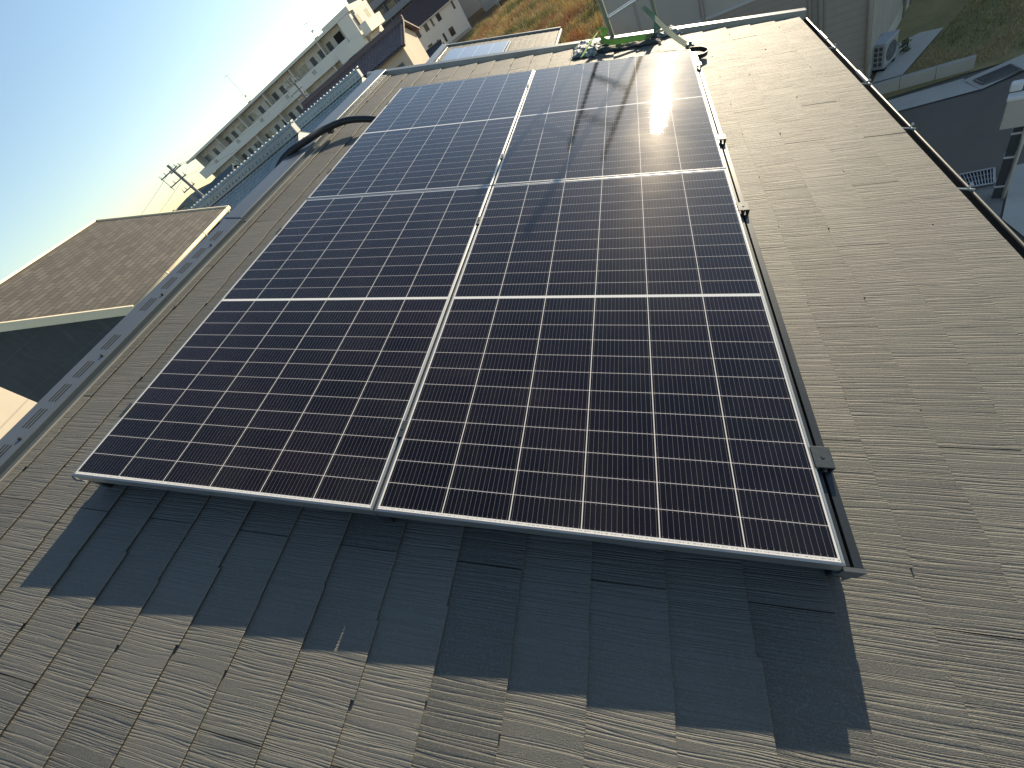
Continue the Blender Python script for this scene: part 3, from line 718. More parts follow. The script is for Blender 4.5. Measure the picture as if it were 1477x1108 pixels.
# --- two kawara roofs past the ridge
KAW = mat('blue_grey_kawara', (.27, .32, .33), .28, .1, .16, 1.2, 40, .2, .6)
WBOARD = mat('white_bargeboard', (.70, .69, .66), .7)
def kawara_house(lab, apex, head, L, zr):
    """apex: right-hand ridge end; ridge runs back along -x local"""
    r = thing('tiled_house', lab, 'house', (apex[0], apex[1], ZG), az(head), 'blue-grey tiled houses past the ridge')
    h = zr - ZG; D = 3.4; rs = 1.55
    kawara(r, L, D, rs, KAW, y0=-D, z0=h - rs - .42, x0=-L)
    q = MB(); q.hexa([(-L, D, h - rs - .45), (0, D, h - rs - .45), (0, .0, h - .45), (-L, .0, h - .45), (-L, D, h - rs - .35), (0, D, h - rs - .35), (0, .0, h - .35), (-L, .0, h - .35)]); q.build('roof', KAW, r)
    q = MB()
    for i, (w, z0, z1) in enumerate(((.20, -.42, -.30), (.17, -.30, -.19), (.14, -.19, -.09))):
        q.box(-L, .03, -w, w, h + z0, h + z1 - .008)
    q.tube([(-L, 0, h - .05), (.05, 0, h - .05)], .085, 10)
    x = -L
    while x < 0:
        q.tube([(x, -.22, h - .33), (x, -.20, h - .25)], .05, 6); q.tube([(x, 0, h - .01), (x + .05, 0, h - .01)], .10, 8); x += .27
    rd = q.build('ridge', KAW, r)
    q = MB()
    for dx in (-.09, 0, .09): q.tube([(.0, dx, h + .02), (.16, dx, h + .04)], .035, 8)
    q.box(.03, .09, -.20, .20, h - .42, h - .06); q.build('ridge_end_tile', mat('pale_ridge_tile', (.42, .44, .44), .5), r)
    q = MB(); q.box(-L + .4, -.45, -D + .5, D - .5, 0, h - rs - .12); q.prism([(-L + .4, -D + .5, h - rs - .12), (-L + .4, D - .5, h - rs - .12), (-L + .4, 0, h - .50)], (L - .85, 0, 0)); q.build('wall', mat('gable_plaster', (.36, .25, .17), .85), r)
    for s in (-1, 1):
        q = MB(); a = Vector((-.03, s * D, h - rs - .52)); c = Vector((-.03, 0, h - .50))
        q.hexa([a + Vector((0, 0, -.16)), a + Vector((.05, 0, -.16)), c + Vector((.05, 0, -.16)), c + Vector((0, 0, -.16)), a + Vector((0, 0, .08)), a + Vector((.05, 0, .08)), c + Vector((.05, 0, .08)), c + Vector((0, 0, .08))]); q.build('bargeboard', WBOARD, r)
    return r
kawara_house('blue-grey tiled house whose white gable shows just past the black conduit', (-13.33, 18.13), 80, 8.2, .30)
kawara_house('blue-grey tiled house behind the first one, its gable nearest the verge corner', (-13.25, 25.51), 80, 7.2, .16)

# --- brown tiled house with the cream wall and sash window
br = thing('tiled_house', 'cream walled house with purple-brown wavy tiles behind the verge corner', 'house', (-13.11, 32.36, ZG), az(80))
BRT = mat('purple_brown_kawara', (.10, .068, .066), .5, 0, .2, 1.5, 40, .2, .5)
hh = -.55 - ZG; LB = 10.5
kawara(br, LB, 3.1, 1.0, BRT, y0=0, z0=hh, x0=-LB, col=.30)
q = MB(); q.hexa([(-LB, 6.2, hh - .1), (0, 6.2, hh - .1), (0, 3.1, hh + .9), (-LB, 3.1, hh + .9), (-LB, 6.2, hh), (0, 6.2, hh), (0, 3.1, hh + 1.0), (-LB, 3.1, hh + 1.0)]); q.build('roof', BRT, br)
q = MB(); q.box(-LB, .02, 2.95, 3.25, hh + .98, hh + 1.16); q.tube([(-LB, 3.1, hh + 1.16), (.04, 3.1, hh + 1.16)], .10, 8); q.build('ridge', BRT, br)
q = MB(); q.box(-LB + .5, -.35, .55, 5.6, 0, hh - .02); q.prism([(-LB + .5, .55, hh - .02), (-LB + .5, 5.6, hh - .02), (-LB + .5, 3.1, hh + .80)], (LB - .85, 0, 0)); q.build('wall', CREAMW, br)
q = MB(); q.box(-LB, .03, -.03, .0, hh - .10, hh + .0); q.build('gutter', mat('brown_gutter', (.06, .05, .045), .5), br)
window(br, -2.55, -.98, hh - 1.55, hh - .75, .55, 'window', mat('bronze_frame', (.18, .16, .13), .5), GLASSG, .06, 1)
window(br, -6.3, -4.9, hh - 1.55, hh - .75, .55, 'window', mat('bronze_frame', (.18, .16, .13), .5), GLASSG, .06, 1)

# --- white two-storey house by the field
wl = WHITEW
wh = gable_house('house', 'white two storey house with maroon roof standing at the field edge', (-26.7 - 10.9 * sin(radians(72)), 88.1 - 10.9 * cos(radians(72)), ZG), 72, 10.9, 8, 5.0, 2.6,
    wl, mat_tiles('maroon_tiles', (.075, .052, .048), .3, .15, .6), .35,
    [(10.9 - 8.75, 10.9 - 8.0, 3.65, 4.65, 'd'), (10.9 - 7.0, 10.9 - 6.25, 3.65, 4.65, 'd'), (10.9 - 5.55, 10.9 - 5.2, 3.6, 4.7, 'd'), (10.9 - 4.4, 10.9 - 3.65, 3.65, 4.65, 'd'), (10.9 - 1.2, 10.9 - .85, 3.6, 4.7, 'd'),
     (10.9 - 3.6, 10.9 - 2.7, .95, 2.1, 'd'), (10.9 - 4.85, 10.9 - 4.5, .9, 2.1, 'd'), (10.9 - 6.2, 10.9 - 5.8, 1.0, 1.9, 'd'), (10.9 - 8.0, 10.9 - 7.1, .9, 2.1, 'd')])
q = MB(); q.tube([(10.75, -.1, .1), (10.75, -.1, 4.9)], .06, 8); q.build('downpipe', WBOARD, wh)
q = MB(); q.box(0, 10.95, -.03, -.002, 0, .5); q.build('plinth', CONC, wh)
# --- grey-beige neighbours further along and a carport with cars
g2 = gable_house('house', 'pale beige house with a carport past the white house corner', (-26.0, 97.5, ZG), 72, 7.5, 8, 5.4, 2.2, mat('beige_render', (.42, .39, .34), .85, 0, .06, .6), mat_tiles('grey_tiles', (.11, .105, .10), .3), .3, [(1.2, 2.2, 3.4, 4.6, 'd'), (5.0, 6.3, .5, 2.2, 'd')])
cp = thing('carport', 'open flat roofed carport beside the pale beige house', 'carport', (-21.5, 90.0, ZG), az(72))
b = MB(); b.box(0, 3.0, 0, 5, 2.25, 2.40); b.build('canopy', PALEM, cp)
for x, y in ((.1, .1), (2.9, .1), (.1, 4.9), (2.9, 4.9)):
    b = MB(); b.box(x - .05, x + .05, y - .05, y + .05, 0, 2.248); b.build('post', PALEM, cp)
def car(lab, loc, head, col):
    r = thing('parked_car', lab, 'car', loc, az(head), 'cars parked beyond the field')
    m = mat('car_paint_' + str(len(MATS)), col, .3, .2, .05, 2, 50, 0, .5)
    side = [(-2.0, .35), (2.0, .35), (2.08, .62), (1.95, .88), (1.05, .98), (.55, 1.42), (-.95, 1.45), (-1.65, 1.02), (-2.0, .95), (-2.08, .6)]
    b = MB(); b.prism([(x, -.82, z) for x, z in side], (0, 1.64, 0)); b.build('body', m, r, bevel=.06)
    gl = [(.98, 1.0), (.52, 1.37), (-.92, 1.40), (-1.5, 1.03)]
    for s in (-1, 1):
        b = MB(); b.prism([(x, s * .83, z) for x, z in gl], (0, .004 * s, 0)); b.build('side_window', GLASSW, r)
    b = MB(); b.prism([(1.04, -.7, 1.0), (1.06, -.7, 1.0), (.57, -.7, 1.42), (.55, -.7, 1.42)], (0, 1.4, 0)); b.build('windscreen', GLASSW, r)
    for x in (-1.25, 1.3):
        for s in (-1, 1):
            b = MB(); b.tube([(x, s * .66, .32), (x, s * .86, .32)], .32, 16); w_ = b.build('wheel', BLACK, r)
            b = MB(); b.tube([(x, s * .861, .32), (x, s * .87, .32)], .2, 12); b.build('rim', ALU, w_)
    for s in (-1, 1):
        b = MB(); b.box(1.99, 2.075, s * .6 - .16, s * .6 + .16, .66, .80); b.build('headlight', PALEM, r)
    return r
car('dark car parked under the flat carport roof', (-19.6, 92.4, ZG), 165, (.02, .022, .025))
car('white car parked past the carport at the field edge', (-16.2, 97.0, ZG), 75, (.6, .6, .6))
car('dark grey car parked behind the white car', (-13.9, 101.0, ZG), 75, (.05, .05, .055))

# --- grey house with the air conditioner across the drive
gh = thing('house', 'large grey sided house in shade with an air conditioner against its wall', 'house', (6.17, 13.33, ZG), az(29))
# local x along the right wall (heading 29), local y = along the left wall (heading -61)
SIDA = mat_siding('mid_grey_siding', (.33, .29, .235), .16, 2); SIDB = mat_siding('pale_grey_siding', (.46, .43, .36), 1.82, 1)
SIDC = mat_siding('blue_grey_siding', (.32, .30, .26), .455, 0)
b = MB(); b.box(.001, 14.2, .001, 6.6, .42, 2.72); b.build('lower_wall', SIDA, gh)  # length beyond view extended so the house shades the lawn
b = MB(); b.box(0.001, 14.2, 2.35, 6.6, 2.80, 6.1); b.build('upper_wall', SIDB, gh)
b = MB(); b.box(0.001, 14.2, .001, 2.34, 2.72, 6.1); b.build('upper_wall', SIDA, gh)
b = MB(); b.box(-.03, 2.0, 2.36, 6.65, 2.721, 2.799); b.build('belt_course', PALEM, gh)
b = MB(); b.box(.02, 14.15, .02, 6.55, 0, .419); b.build('plinth', CONCL, gh)
b = MB(); b.box(.03, 14.2, -.006, -.0, .42, 6.1); b.build('side_cladding', SIDC, gh)
b = MB(); b.box(-.3, 14.6, -.3, 6.9, 6.101, 6.25); b.prism([(-.3, -.3, 6.25), (-.3, 6.9, 6.25), (-.3, 3.3, 6.75)], (14.9, 0, 0)); b.build('roof', mat('grey_metal_roof', (.10, .10, .10), .5), gh)
for (x, y, r_, m_) in ((-.05, .03, .045, mat('beige_downpipe', (.42, .39, .33), .5)), (-.05, .98, .05, SIDC), (-.05, 1.20, .03, SIDC), (-.05, 3.65, .035, mat('pinkish_downpipe', (.38, .31, .27), .5)), (2.9, -.05, .035, SIDC), (3.6, -.05, .035, SIDC)):
    b = MB(); b.tube([(x, y, .1), (x, y, 6.0)], r_, 10); b.build('downpipe', m_, gh, smooth=True)
b = MB(); b.box(-1.1, -.002, 3.9, 6.4, 2.40, 2.52); b.build('sunlit_patch_slab', mat('sunlit_patch_tan', (.34, .26, .16), .8, 0, .3, 4, 30, .4), gh)  # guessed slab; its tan colour stands in for a sunlit patch of ground
for (y0, y1, z0, z1) in ((1.9, 2.7, 1.4, 2.3), (4.4, 5.3, 1.2, 2.2)):
    q = MB(); 
    q.box(-.04, .0, y0, y1, z0, z1); f = q.build('window', PALEM, gh); q = MB(); q.box(-.045, -.0405, y0 + .05, y1 - .05, z0 + .05, z1 - .05); q.build('pane', GLASSG, f)
# AC unit on its concrete strip
sheet('concrete_strip', [(6.23, 13.20), (6.74, 12.98), (7.95, 14.41), (7.6, 14.7), (6.9, 14.6)], ZG + .05, CONCL)
ac = thing('air_conditioner', 'grey outdoor air conditioner unit standing against the shaded house wall', 'air conditioner', (6.53, 13.50, ZG + .06), az(43))
b = MB(); b.box(0, .52, 0, .30, .06, .62); b.build('casing', mat('ac_casing', (.34, .34, .33), .5, 0, .06), ac, bevel=.01)
b = MB(); b.box(-.012, .535, -.012, .312, .621, .648); b.build('lid', mat('ac_lid', (.40, .43, .46), .4, .2), ac, bevel=.006)
b = MB()
n = 28; cx_, cz_ = .27, .34
ring = [(cx_ + .21 * cos(2 * pi * i / n), -.004, cz_ + .21 * sin(2 * pi * i / n)) for i in range(n)]
b.prism(ring, (0, .003, 0)); b.build('fan_opening', mat('fan_dark', (.07, .075, .08), .6), ac)
b = MB()
for k_ in range(5):
    rr_ = .04 + .04 * k_
    b.tube([(cx_ + rr_ * cos(2 * pi * i / n), -.010, cz_ + rr_ * sin(2 * pi * i / n)) for i in range(n + 1)], .0028, 5, cap=False)
for i in range(8): b.tube([(cx_, -.011, cz_), (cx_ + .21 * cos(pi * i / 4), -.011, cz_ + .21 * sin(pi * i / 4))], .003, 5)
b.build('fan_guard', mat('ac_guard', (.26, .26, .26), .5), ac)
for i in range(2):
    for j in range(4):
        b = MB(); b.box(-.004, -.0005, .055 + .10 * i, .055 + .10 * i + .07, .14 + .115 * j, .14 + .115 * j + .085); b.build('side_grille', mat('fan_dark', (.07, .075, .08)), ac)
for x in (.04, .42):
    b = MB(); b.box(x, x + .06, .0, .30, 0, .058); b.build('foot', BLACK, ac)
b = MB(); b.tube(spline([(.45, .31, .25), (.50, .42, .3), (.46, .5, .6), (.40, .55, 1.2)], 6), .03, 8); b.build('refrigerant_pipe', mat('pipe_lagging', (.5, .49, .45), .8), ac, smooth=True)
b = MB(); b.box(.02, .14, .38, .46, .72, .82); b.build('valve_cover', WBOARD, ac, bevel=.02)
# small pots / weeds next to it
pw = thing('potted_plant', 'small leafy weed growing beside the air conditioner', 'plant', (7.10, 14.05, ZG + .05))
b = MB()
for i in range(90):
    a = rnd.uniform(0, 2 * pi); r_ = rnd.uniform(0, .12); z = rnd.uniform(0, .28); p = Vector((r_ * cos(a), r_ * sin(a), z)); d = Vector((rnd.uniform(-1, 1), rnd.uniform(-1, 1), rnd.uniform(-.2, 1))).normalized() * .06; s = d.orthogonal().normalized() * .025
    i0 = b.add([p - s, p + s, p + d]); b.face((i0, i0 + 1, i0 + 2))
b.build('foliage', mat('weed_green', (.07, .09, .04), .8, 0, .3, 9, 60, 0), pw)
b = MB(); b.tube([(0, 0, 0), (0, 0, .2)], .008, 5); b.build('stem', mat('weed_stem', (.12, .09, .05)), pw)

# kerb wall between lawn and road, gutter slab, drain
kb = thing('retaining_kerb', 'low grey block kerb retaining the lawn along the road', 'kerb', (6.20, 12.70, ZG))
def kl(a, c, z0, z1, w0=0, w1=.12, name='block', m=CONC):
    a = Vector((*a, 0)); c = Vector((*c, 0)); d = (c - a).normalized(); nn = Vector((d.y, -d.x, 0)); o = Vector((6.20, 12.70, 0))
    p = [a + nn * w0 - o, c + nn * w0 - o, c + nn * w1 - o, a + nn * w1 - o]
    q = MB(); q.hexa([v + Vector((0, 0, z0)) for v in p] + [v + Vector((0, 0, z1)) for v in p]); return q.build(name, m, kb, bevel=.008)
kdir = (Vector((7.60, 12.16)) - Vector((6.23, 12.68))).normalized(); ks = Vector((3.2, 13.84))
for i in range(8):
    a = ks + kdir * (.60 * i); kl(a, a + kdir * .592, 0, .26)
sheet('gutter_slab', [(3.0, 13.15), (6.27, 12.12), (7.40, 11.80), (7.36, 11.60), (7.42, 11.13), (6.70, 11.36), (2.6, 12.72)], ZG + .025, CONCL)
sheet('drain_apron', [(7.36, 11.72), (7.42, 11.11), (8.12, 11.23), (9.6, 11.9), (9.6, 12.6), (8.3, 11.80)], ZG + .03, CONCL)
def grate(lab, a, c, d, e, nb, m1, loc):
    r = thing('drain_grate', lab, 'drain grate', (*loc, ZG + .035)); P = [Vector((*p, 0)) - Vector((*loc, 0)) for p in (a, c, d, e)]
    q = MB(); q.hexa([p for p in P] + [p + Vector((0, 0, .004)) for p in P]); q.build('pit', SLOT, r)
    q = MB()
    def seg(p0, p1, w, h):
        dd = (p1 - p0).normalized(); s = Vector((-dd.y, dd.x, 0)) * w / 2
        v = [p0 - s, p1 - s, p1 + s, p0 + s]; q.hexa([x + Vector((0, 0, .005)) for x in v] + [x + Vector((0, 0, h)) for x in v])
    for i in range(4): seg(P[i], P[(i + 1) % 4], .03, .022)
    q.build('grate_frame', m1, r); q = MB()
    for i in range(1, nb):
        t = i / nb; seg(P[0].lerp(P[1], t), P[3].lerp(P[2], t), .012, .016)
    for t in (.33, .66): seg(P[0].lerp(P[3], t), P[1].lerp(P[2], t), .010, .014)
    q.build('grate_bars', m1, r)
DG = mat('galvanised_grate', (.30, .31, .31), .5, .5); DG2 = mat('dark_iron_grate', (.10, .105, .105), .6, .3)
grate('long dark iron drain grate at the bend of the kerb', (7.47, 11.54), (8.02, 11.59), (8.04, 11.22), (7.50, 11.24), 22, DG2, (7.75, 11.4))
grate('galvanised drain grate on the gravel beside the meter pole', (6.05, 8.60), (6.62, 8.44), (6.47, 8.03), (6.02, 8.17), 14, DG, (6.3, 8.3))
sheet('concrete_pad', [(6.83, 8.36), (7.4, 8.25), (11, 7.4), (11, 2.5), (6.6, 2.5), (6.22, 7.1)], ZG + .03, CONCL)
# meter pole with its box
mp = thing('meter_pole', 'dark square meter pole with a beige box and conduit over the gravel', 'pole', (6.39, 7.72, ZG), az(118))
b = MB(); b.box(-.055, .055, -.055, .055, 0, 2.05); b.build('post', mat('dark_pole', (.06, .065, .065), .5, .1, .15, 3, 40, .1), mp, bevel=.006)
for z in (.22, .75, 1.15): 
    b = MB(); b.box(-.060, .060, -.060, .060, z, z + .035); b.build('band', PALEM, mp)
b = MB(); b.box(-.20, .22, -.17, -.061, 1.33, 1.76); b.build('meter_box', BEIGEB, mp, bevel=.012)
b = MB(); b.box(-.21, .23, -.18, -.055, 1.761, 1.82); b.build('box_lid', WBOARD, mp, bevel=.01)
b = MB(); b.box(-.215, -.09, -.12, -.02, 1.86, 1.98); b.build('switch_box', WBOARD, mp, bevel=.02)
b = MB(); b.tube([(.085, -.085, 0), (.085, -.085, 1.0), (.07, -.12, 1.2), (.07, -.12, 1.33)], .020, 8); b.build('conduit', BEIGEB, mp, smooth=True)

# --- white apartment block on the skyline
ap = thing('apartment_building', 'long white apartment block with open corridors on the skyline', 'building', (-65.8, 55.75, ZG), az(79))
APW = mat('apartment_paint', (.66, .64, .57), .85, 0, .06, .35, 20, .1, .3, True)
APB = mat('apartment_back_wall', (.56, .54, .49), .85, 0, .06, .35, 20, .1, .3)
HF = 2.75
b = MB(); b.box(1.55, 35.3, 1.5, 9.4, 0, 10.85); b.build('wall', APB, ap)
b = MB(); b.box(-.15, 35.28, -.12, 9.5, 10.86, 11.13); b.build('roof', APW, ap)
b = MB(); b.box(30.9, 35.28, -.10, 7.5, 11.131, 11.42); b.build('stair_roof', APW, ap)
for fl in (1, 2, 3):
    z = fl * HF
    b = MB(); b.box(.1, 33.0, .0, .14, z - .16, z + 1.0); pr = b.build('corridor_parapet', APW, ap)
    b = MB(); b.box(.1, 35.2, .141, 1.499, z - .15, z - .001); b.build('corridor_floor', APW, ap)
    b = MB(); b.box(.1, .22, .141, 1.5, z, z + 1.0); b.build('end_parapet', APW, ap)
    for s in (4.14, 9.73, 15.28, 20.94, 26.5):
        b = MB()
        for k_ in (-.22, 0, .22): b.box(s + k_ - .035, s + k_ + .035, -.012, -.001, z + .38, z + .82)
        b.build('vent_slots', SLOT, pr)
    for s in (1.60, 7.0, 12.57, 18.05, 23.6, 29.24):
        b = MB(); b.box(s - .06, s + .06, .142, 1.499, z + .001, z + 2.58); b.build('partition', APW, ap)
    for s, t in ((2.5, 'w'), (4.37, 'd'), (6.0, 'n'), (7.6, 'd'), (9.15, 'd'), (10.93, 'w'), (12.1, 'n'), (13.69, 'w'), (15.57, 'd'), (17.06, 'n'), (18.8, 'd'), (20.37, 'd'), (22.0, 'w'), (24.92, 'w'), (26.75, 'd'), (28.31, 'd'), (29.95, 'd')):
        if t == 'w': window(ap, s - .68, s + .68, z + 1.15, z + 1.95, 1.5, 'window', APW, GLASSG, .05, 1)
        elif t == 'd':
            b = MB(); b.box(s - .36, s + .36, 1.45, 1.499, z + .01, z + 1.93); d_ = b.build('door', mat('grey_door', (.085, .09, .095), .6), ap)
            b = MB(); b.box(s + .22, s + .27, 1.42, 1.449, z + .9, z + 1.0); b.build('handle', PALEM, d_)
        else: window(ap, s - .17, s + .17, z + .9, z + 1.93, 1.5, 'window', APB, GLASSW, .03)
        if t != 'n':
            b = MB(); b.tube([(s + .75, 1.40, z + 2.2), (s + .75, 1.499, z + 2.2)], .08, 8); b.build('vent_hood', PALEM, ap)
    # stair hall at the right end with its parapet pushed out
    b = MB(); b.box(31.1, 32.3, 1.40, 1.499, z + .3, z + 2.0); b.build('stair_opening', SLOT, ap)
    b = MB(); b.box(31.0, 35.1, -1.3, -1.15, z - .75, z + .45); b.box(31.0, 31.15, -1.149, -.001, z - .75, z + .45); b.box(34.95, 35.1, -1.149, .4, z - .75, z + .45); b.build('stair_parapet', APW, ap)
    # balconies round the sunny end
    b = MB(); b.box(36.25, 36.4, -.2, 8.2, z - .16, z + 1.02); b.box(35.31, 36.249, -.2, -.05, z - .16, z + 1.02); b.box(35.31, 36.249, 8.05, 8.2, z - .16, z + 1.02); b.build('balcony_parapet', APW, ap)
    b = MB(); b.box(35.31, 36.249, -.049, 8.049, z - .15, z - .02); b.build('balcony_floor', APW, ap)
    for y in (1.0, 5.9):
        window(ap, y, y + 1.2, z + .9, z + 2.1, 35.3, 'window', PALEM, GLASSW, .05, 1, 'x')
b = MB(); b.box(33.1, 35.0, -.08, 1.45, 8.27, 10.84); b.build('stair_wall', APW, ap)
def antenna(lab, loc, h, head):
    r = thing('antenna', lab, 'antenna', loc, az(head), 'aerials on the apartment roof')
    b = MB(); b.box(-.25, .25, -.25, .25, 0, .28); b.build('base', CONC, r)
    b = MB(); b.tube([(0, 0, .28), (0, 0, h)], .03, 6); b.build('mast', PALEM, r)
    b = MB(); b.tube([(-.55, 0, h - .1), (.55, 0, h - .1)], .02, 5)
    for x in (-.5, -.3, -.1, .1, .3, .5): b.tube([(x, -.28, h - .1), (x, .28, h - .1)], .010, 4)
    b.tube([(-.05, 0, .9), (.28, 0, 1.0)], .10, 8)
    b.build('aerial_bars', PALEM, r)
def aploc(s, t, z): a = radians(79); return (-65.8 + s * sin(a) - t * cos(a), 55.75 + s * cos(a) + t * sin(a), z)
antenna('tall aerial mast on the middle of the apartment roof', aploc(14.0, 3.2, 4.63), 3.9, 70)
antenna('short aerial near the stair end of the apartment roof', aploc(28.5, 3.0, 4.63), 2.0, 30)

# --- dark tower block behind, half out of the picture
tw = thing('tower_block', 'dark grey multi storey block rising behind the apartment end', 'building', (-57.0, 113.0, ZG), az(70))
TWM = mat('tower_grey', (.13, .13, .14), .8, 0, .12, .2, 6, .1); TWL = mat('tower_band', (.22, .22, .225), .8, 0, .1, .3, 6, .1)
b = MB(); b.box(0, 19, 1.3, 13, 0, 20); b.build('wall', TWM, tw)
for fl in range(1, 7):
    z = fl * 2.9
    b = MB(); b.box(-.1, 19.1, 0, .15, z - .2, z + 1.0); b.box(-.1, 19.1, .151, 1.29, z - .2, z - .05); b.build('balcony', TWL, tw)
    for i in range(6):
        b = MB(); b.box(.6 + 3.1 * i, 2.6 + 3.1 * i, 1.25, 1.299, z + .05, z + 2.0); b.build('window', GLASSW, tw)
        b = MB(); b.box(-.05 + 3.1 * i, .07 + 3.1 * i, .152, 1.29, z, z + 2.65); b.build('partition', TWL, tw)
# --- other houses between
T1 = mat_tiles('slate_blue_tiles', (.10, .13, .15), .3); T2 = mat_tiles('mid_brown_tiles', (.13, .095, .08), .3); T3 = mat_tiles('charcoal_tiles', (.06, .06, .062), .3); T4 = mat_tiles('teal_sheet_roof', (.10, .155, .165), .6, .08, .7, 3.0, .45)
Wg = mat('grey_render', (.36, .35, .34), .85); Wb = mat('tan_render', (.46, .38, .28), .85)
def ph(a, D, z=ZG): a = radians(a); return (2.04 + D * sin(a), -.3 + D * cos(a), z)
gable_house('house', 'teal metal roofed house between the purple-brown tiles and the white house', ph(-29.4, 62), 78, 4.6, 6, 4.6, 1.2, Wg, T4, .4, [(1, 1.9, 3.2, 4.2, 'd')])
gable_house('house', 'low tan house in front of the white house left end', ph(-24.6, 56), 78, 2.6, 4, 2.6, .9, Wb, T3, .3, [(.8, 1.6, 1.2, 2.0, 'd')])
gable_house('house', 'mid brown roofed house under the dark tower block', ph(-26.5, 98), 74, 8, 7, 5.2, 1.6, Wg, T2, .4, [(2, 3, 3.3, 4.4, 'd'), (5, 6, 3.3, 4.4, 'd')])
gable_house('house', 'pale flat roofed house touching the maroon roof behind', ph(-23.6, 112), 74, 9, 7, 6.4, .4, WHITEW, mat('pale_roof_sheet', (.42, .44, .44), .5), .3, [(2, 3, 3.6, 4.8, 'd'), (6, 7, 3.6, 4.8, 'd')])
gable_house('house', 'grey house with charcoal roof behind the maroon roof', ph(-20.5, 118), 74, 14, 8, 6.0, 2.2, Wg, T3, .4, [(3, 4, 3.6, 4.8, 'd'), (9, 10, 3.6, 4.8, 'd')])
# left of the apartment, under the power pole
gable_house('house', 'dark slate-blue roofed house behind the power pole', ph(-53.9, 70), 80, 7, 7, 5.2, 1.9, Wg, T1, .4, [(1.5, 2.4, 3.4, 4.5, 'd'), (4, 4.9, 3.4, 4.5, 'd')])
gable_house('house', 'brown roofed house to the left of the power pole', ph(-55.6, 52), 62, 4.2, 6, 4.9, 1.5, Wb, T2, .4, [(1, 1.9, 3.4, 4.4, 'd')])
gable_house('house', 'charcoal roofed house right of the power pole base', ph(-51.4, 46), 84, 5.0, 6, 4.7, 1.2, Wg, T3, .4, [(1, 1.9, 3.2, 4.2, 'd')])
hb = gable_house('house', 'flat roofed beige block on the left skyline above the brown slates', ph(-59.3, 78), 66, 5.0, 6, 7.3, .25, Wb, mat('flat_roof_grey', (.25, .25, .24), .8), .15, [(1, 2.2, 5.2, 6.4, 'd'), (3, 4.2, 5.2, 6.4, 'd')])

# --- power poles and wires
def power_pole(lab, base, h, head, lean=0):
    r = thing('power_pole', lab, 'power pole', base, az(head), 'power poles on the skyline')
    b = MB(); b.tube([(0, 0, 0), (0, 0, h)], [.17, .115], 12); b.build('shaft', POLEC, r, smooth=True)
    for z, w, off in ((h - .45, .85, -.35), (h - 1.15, .85, -.35), (h - .55, .55, .25), (h - 1.9, .6, -.2)):
        b = MB(); b.box(off - w, off + w, -.17, -.11, z, z + .08); b.build('crossarm', POLEC, r)
        for x in (off - w + .08, off - w * .35, off + w - .08):
            b = MB(); b.tube([(x, -.14, z + .08), (x, -.14, z + .27)], [.045, .03], 6); b.build('insulator', PALEM, r)
    b = MB(); b.tube([(-1.12, -.14, h - 1.35), (-1.12, -.14, h - .15)], .03, 6); b.build('guard_rod', POLEC, r)
    b = MB(); b.tube([(-.55, -.2, h - 2.9), (-.55, -.2, h - 2.2)], .2, 10); b.build('transformer', mat('transformer_grey', (.22, .23, .23), .6), r)
    return r
pA = ph(-51.95, 45); power_pole('concrete power pole with crossarms left of the apartment block', pA, 3.15 - ZG, 55)
pB = ph(-36.72, 58); power_pole('concrete power pole standing in front of the apartment corridors', pB, .43 + 58 * tan(radians(2.38)) - ZG, 75)
zA = 3.15; zB = .43 + 58 * tan(radians(2.38))
def wire(a, c, sag, lab):
    a, c = Vector(a), Vector(c); b = MB()
    b.tube([a.lerp(c, i / 14) - Vector((0, 0, sag * 4 * (i / 14) * (1 - i / 14))) - a for i in range(15)], .012, 4)
    o = b.build('overhead_wire', WIRE); o.location = a; tag(o, lab, 'wire', 'overhead wires between the power poles')
for i, (dz, dx) in enumerate(((-.2, 0), (-.4, .5), (-1.0, -.4))):
    wire((pA[0] + dx * .6, pA[1] + dx * .5, zA + dz), (pB[0] + dx * .9, pB[1] + dx * .2, zB + dz), .9, 'thin overhead wire sagging between the two concrete power poles')
for i, dz in enumerate((-.3, -1.2)):
    wire((pA[0], pA[1], zA + dz), (*ph(-66, 80)[:2], zA + dz - .5), .6, 'thin overhead wire running left from the crossarmed power pole')

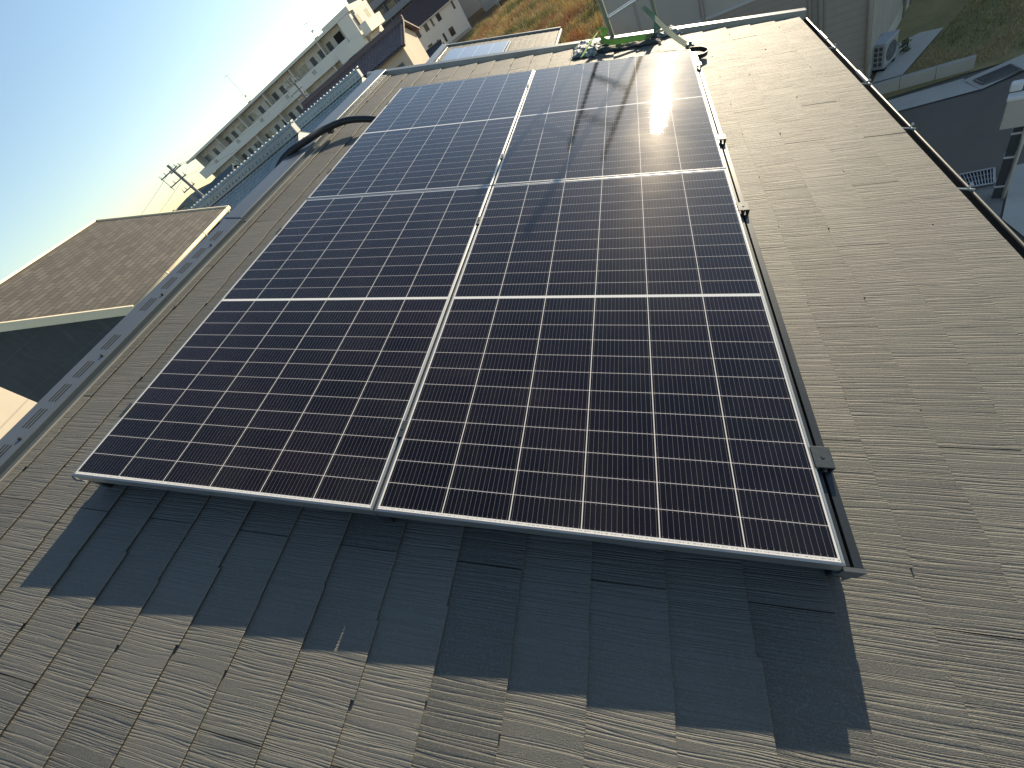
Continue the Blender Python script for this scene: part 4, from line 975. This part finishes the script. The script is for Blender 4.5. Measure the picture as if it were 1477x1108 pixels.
# ================================================================== GRASS
def blades(name, lab_kind, n, place, hgt, wid, colf, z):
    vs, fs, cs = [], [], []
    g = random.Random(n)
    for i in range(n):
        x, y = place(g)
        h = hgt(g, x, y)
        if h <= 0: continue
        a = g.uniform(0, 2 * pi); dx, dy = cos(a) * wid, sin(a) * wid; lx_, ly_ = g.gauss(0, .35) * h, g.gauss(0, .35) * h
        b0 = len(vs); vs += [(x - dx, y - dy, z), (x + dx, y + dy, z), (x + lx_, y + ly_, z + h)]; fs.append((b0, b0 + 1, b0 + 2)); cs.append(colf(g, x, y))
    me = bpy.data.meshes.new(name); me.from_pydata(vs, [], fs); me.materials.append(MATB)
    at = me.color_attributes.new('tint', 'FLOAT_COLOR', 'CORNER'); buf = []
    for c in cs: buf.extend((*c, 1.0) * 3)
    at.data.foreach_set('color', buf); me.update()
    o = bpy.data.objects.new(name, me); COL.objects.link(o); tag(o, lab_kind[0], lab_kind[1], kind='stuff'); return o
def fplace(g):
    while True:
        y = 19 + 66 * g.random() ** 1.2; x = g.uniform(-30, 4)
        left = -2.5 - (y - 20) * .44
        if x > max(left, -25) and x < 1.5 + max(0, (y - 22)) * .18: return x, y
def ncl(x, y, s, k=0): return noise.noise(Vector((x * s, y * s, k)))
def fh(g, x, y):
    c = ncl(x, y, .32, 3) + .5 * ncl(x, y, .9, 8)
    return g.uniform(.25, .6) * max(.15, 1.0 + 1.3 * c)
def fcol(g, x, y):
    c = ncl(x, y, .22, 20) + .4 * ncl(x, y, .7, 5); v = g.uniform(.7, 1.3)
    if c > .18: base = (.52, .31, .15)
    elif c > -.12: base = (.60, .46, .21)
    elif c > -.3: base = (.42, .37, .15)
    else: base = (.24, .24, .10)
    return tuple(b_ * v for b_ in base)
blades('dry_field_grass', ('tall dry orange and green grass filling the vacant field', 'grass'), 42000, fplace, fh, .05, fcol, ZG)
def lplace(g):
    while True:
        x = g.uniform(5.8, 14); y = g.uniform(11.0, 21)
        # outside the grey house, its strip, and beyond the kerb
        p = Vector((x - 6.23, y - 12.68)); s = p.x * kdir.y - p.y * kdir.x
        if x < 7.6 and s > -.02: continue
        if x >= 7.6 and y < 12.16 - (x - 7.6) * .18: continue
        q = Vector((x - 6.74, y - 12.98)); e = Vector((1.21, 1.43)).normalized(); s2 = q.x * e.y - q.y * e.x
        if s2 < .04 and y > 13.0 - (x - 6.2) * .35: continue
        return x, y
def lcol(g, x, y):
    c = ncl(x, y, .8, 2) + .5 * ncl(x, y, 2.5, 6); v = g.uniform(.7, 1.35)
    base = (.46, .34, .16) if c > .1 else ((.36, .30, .12) if c > -.15 else (.23, .23, .085))
    return tuple(b_ * v for b_ in base)
blades('lawn_grass', ('short patchy brown-green lawn in the shade beyond the kerb', 'grass'), 26000, lplace, lambda g, x, y: g.uniform(.03, .085), .008, lcol, ZG + .004)
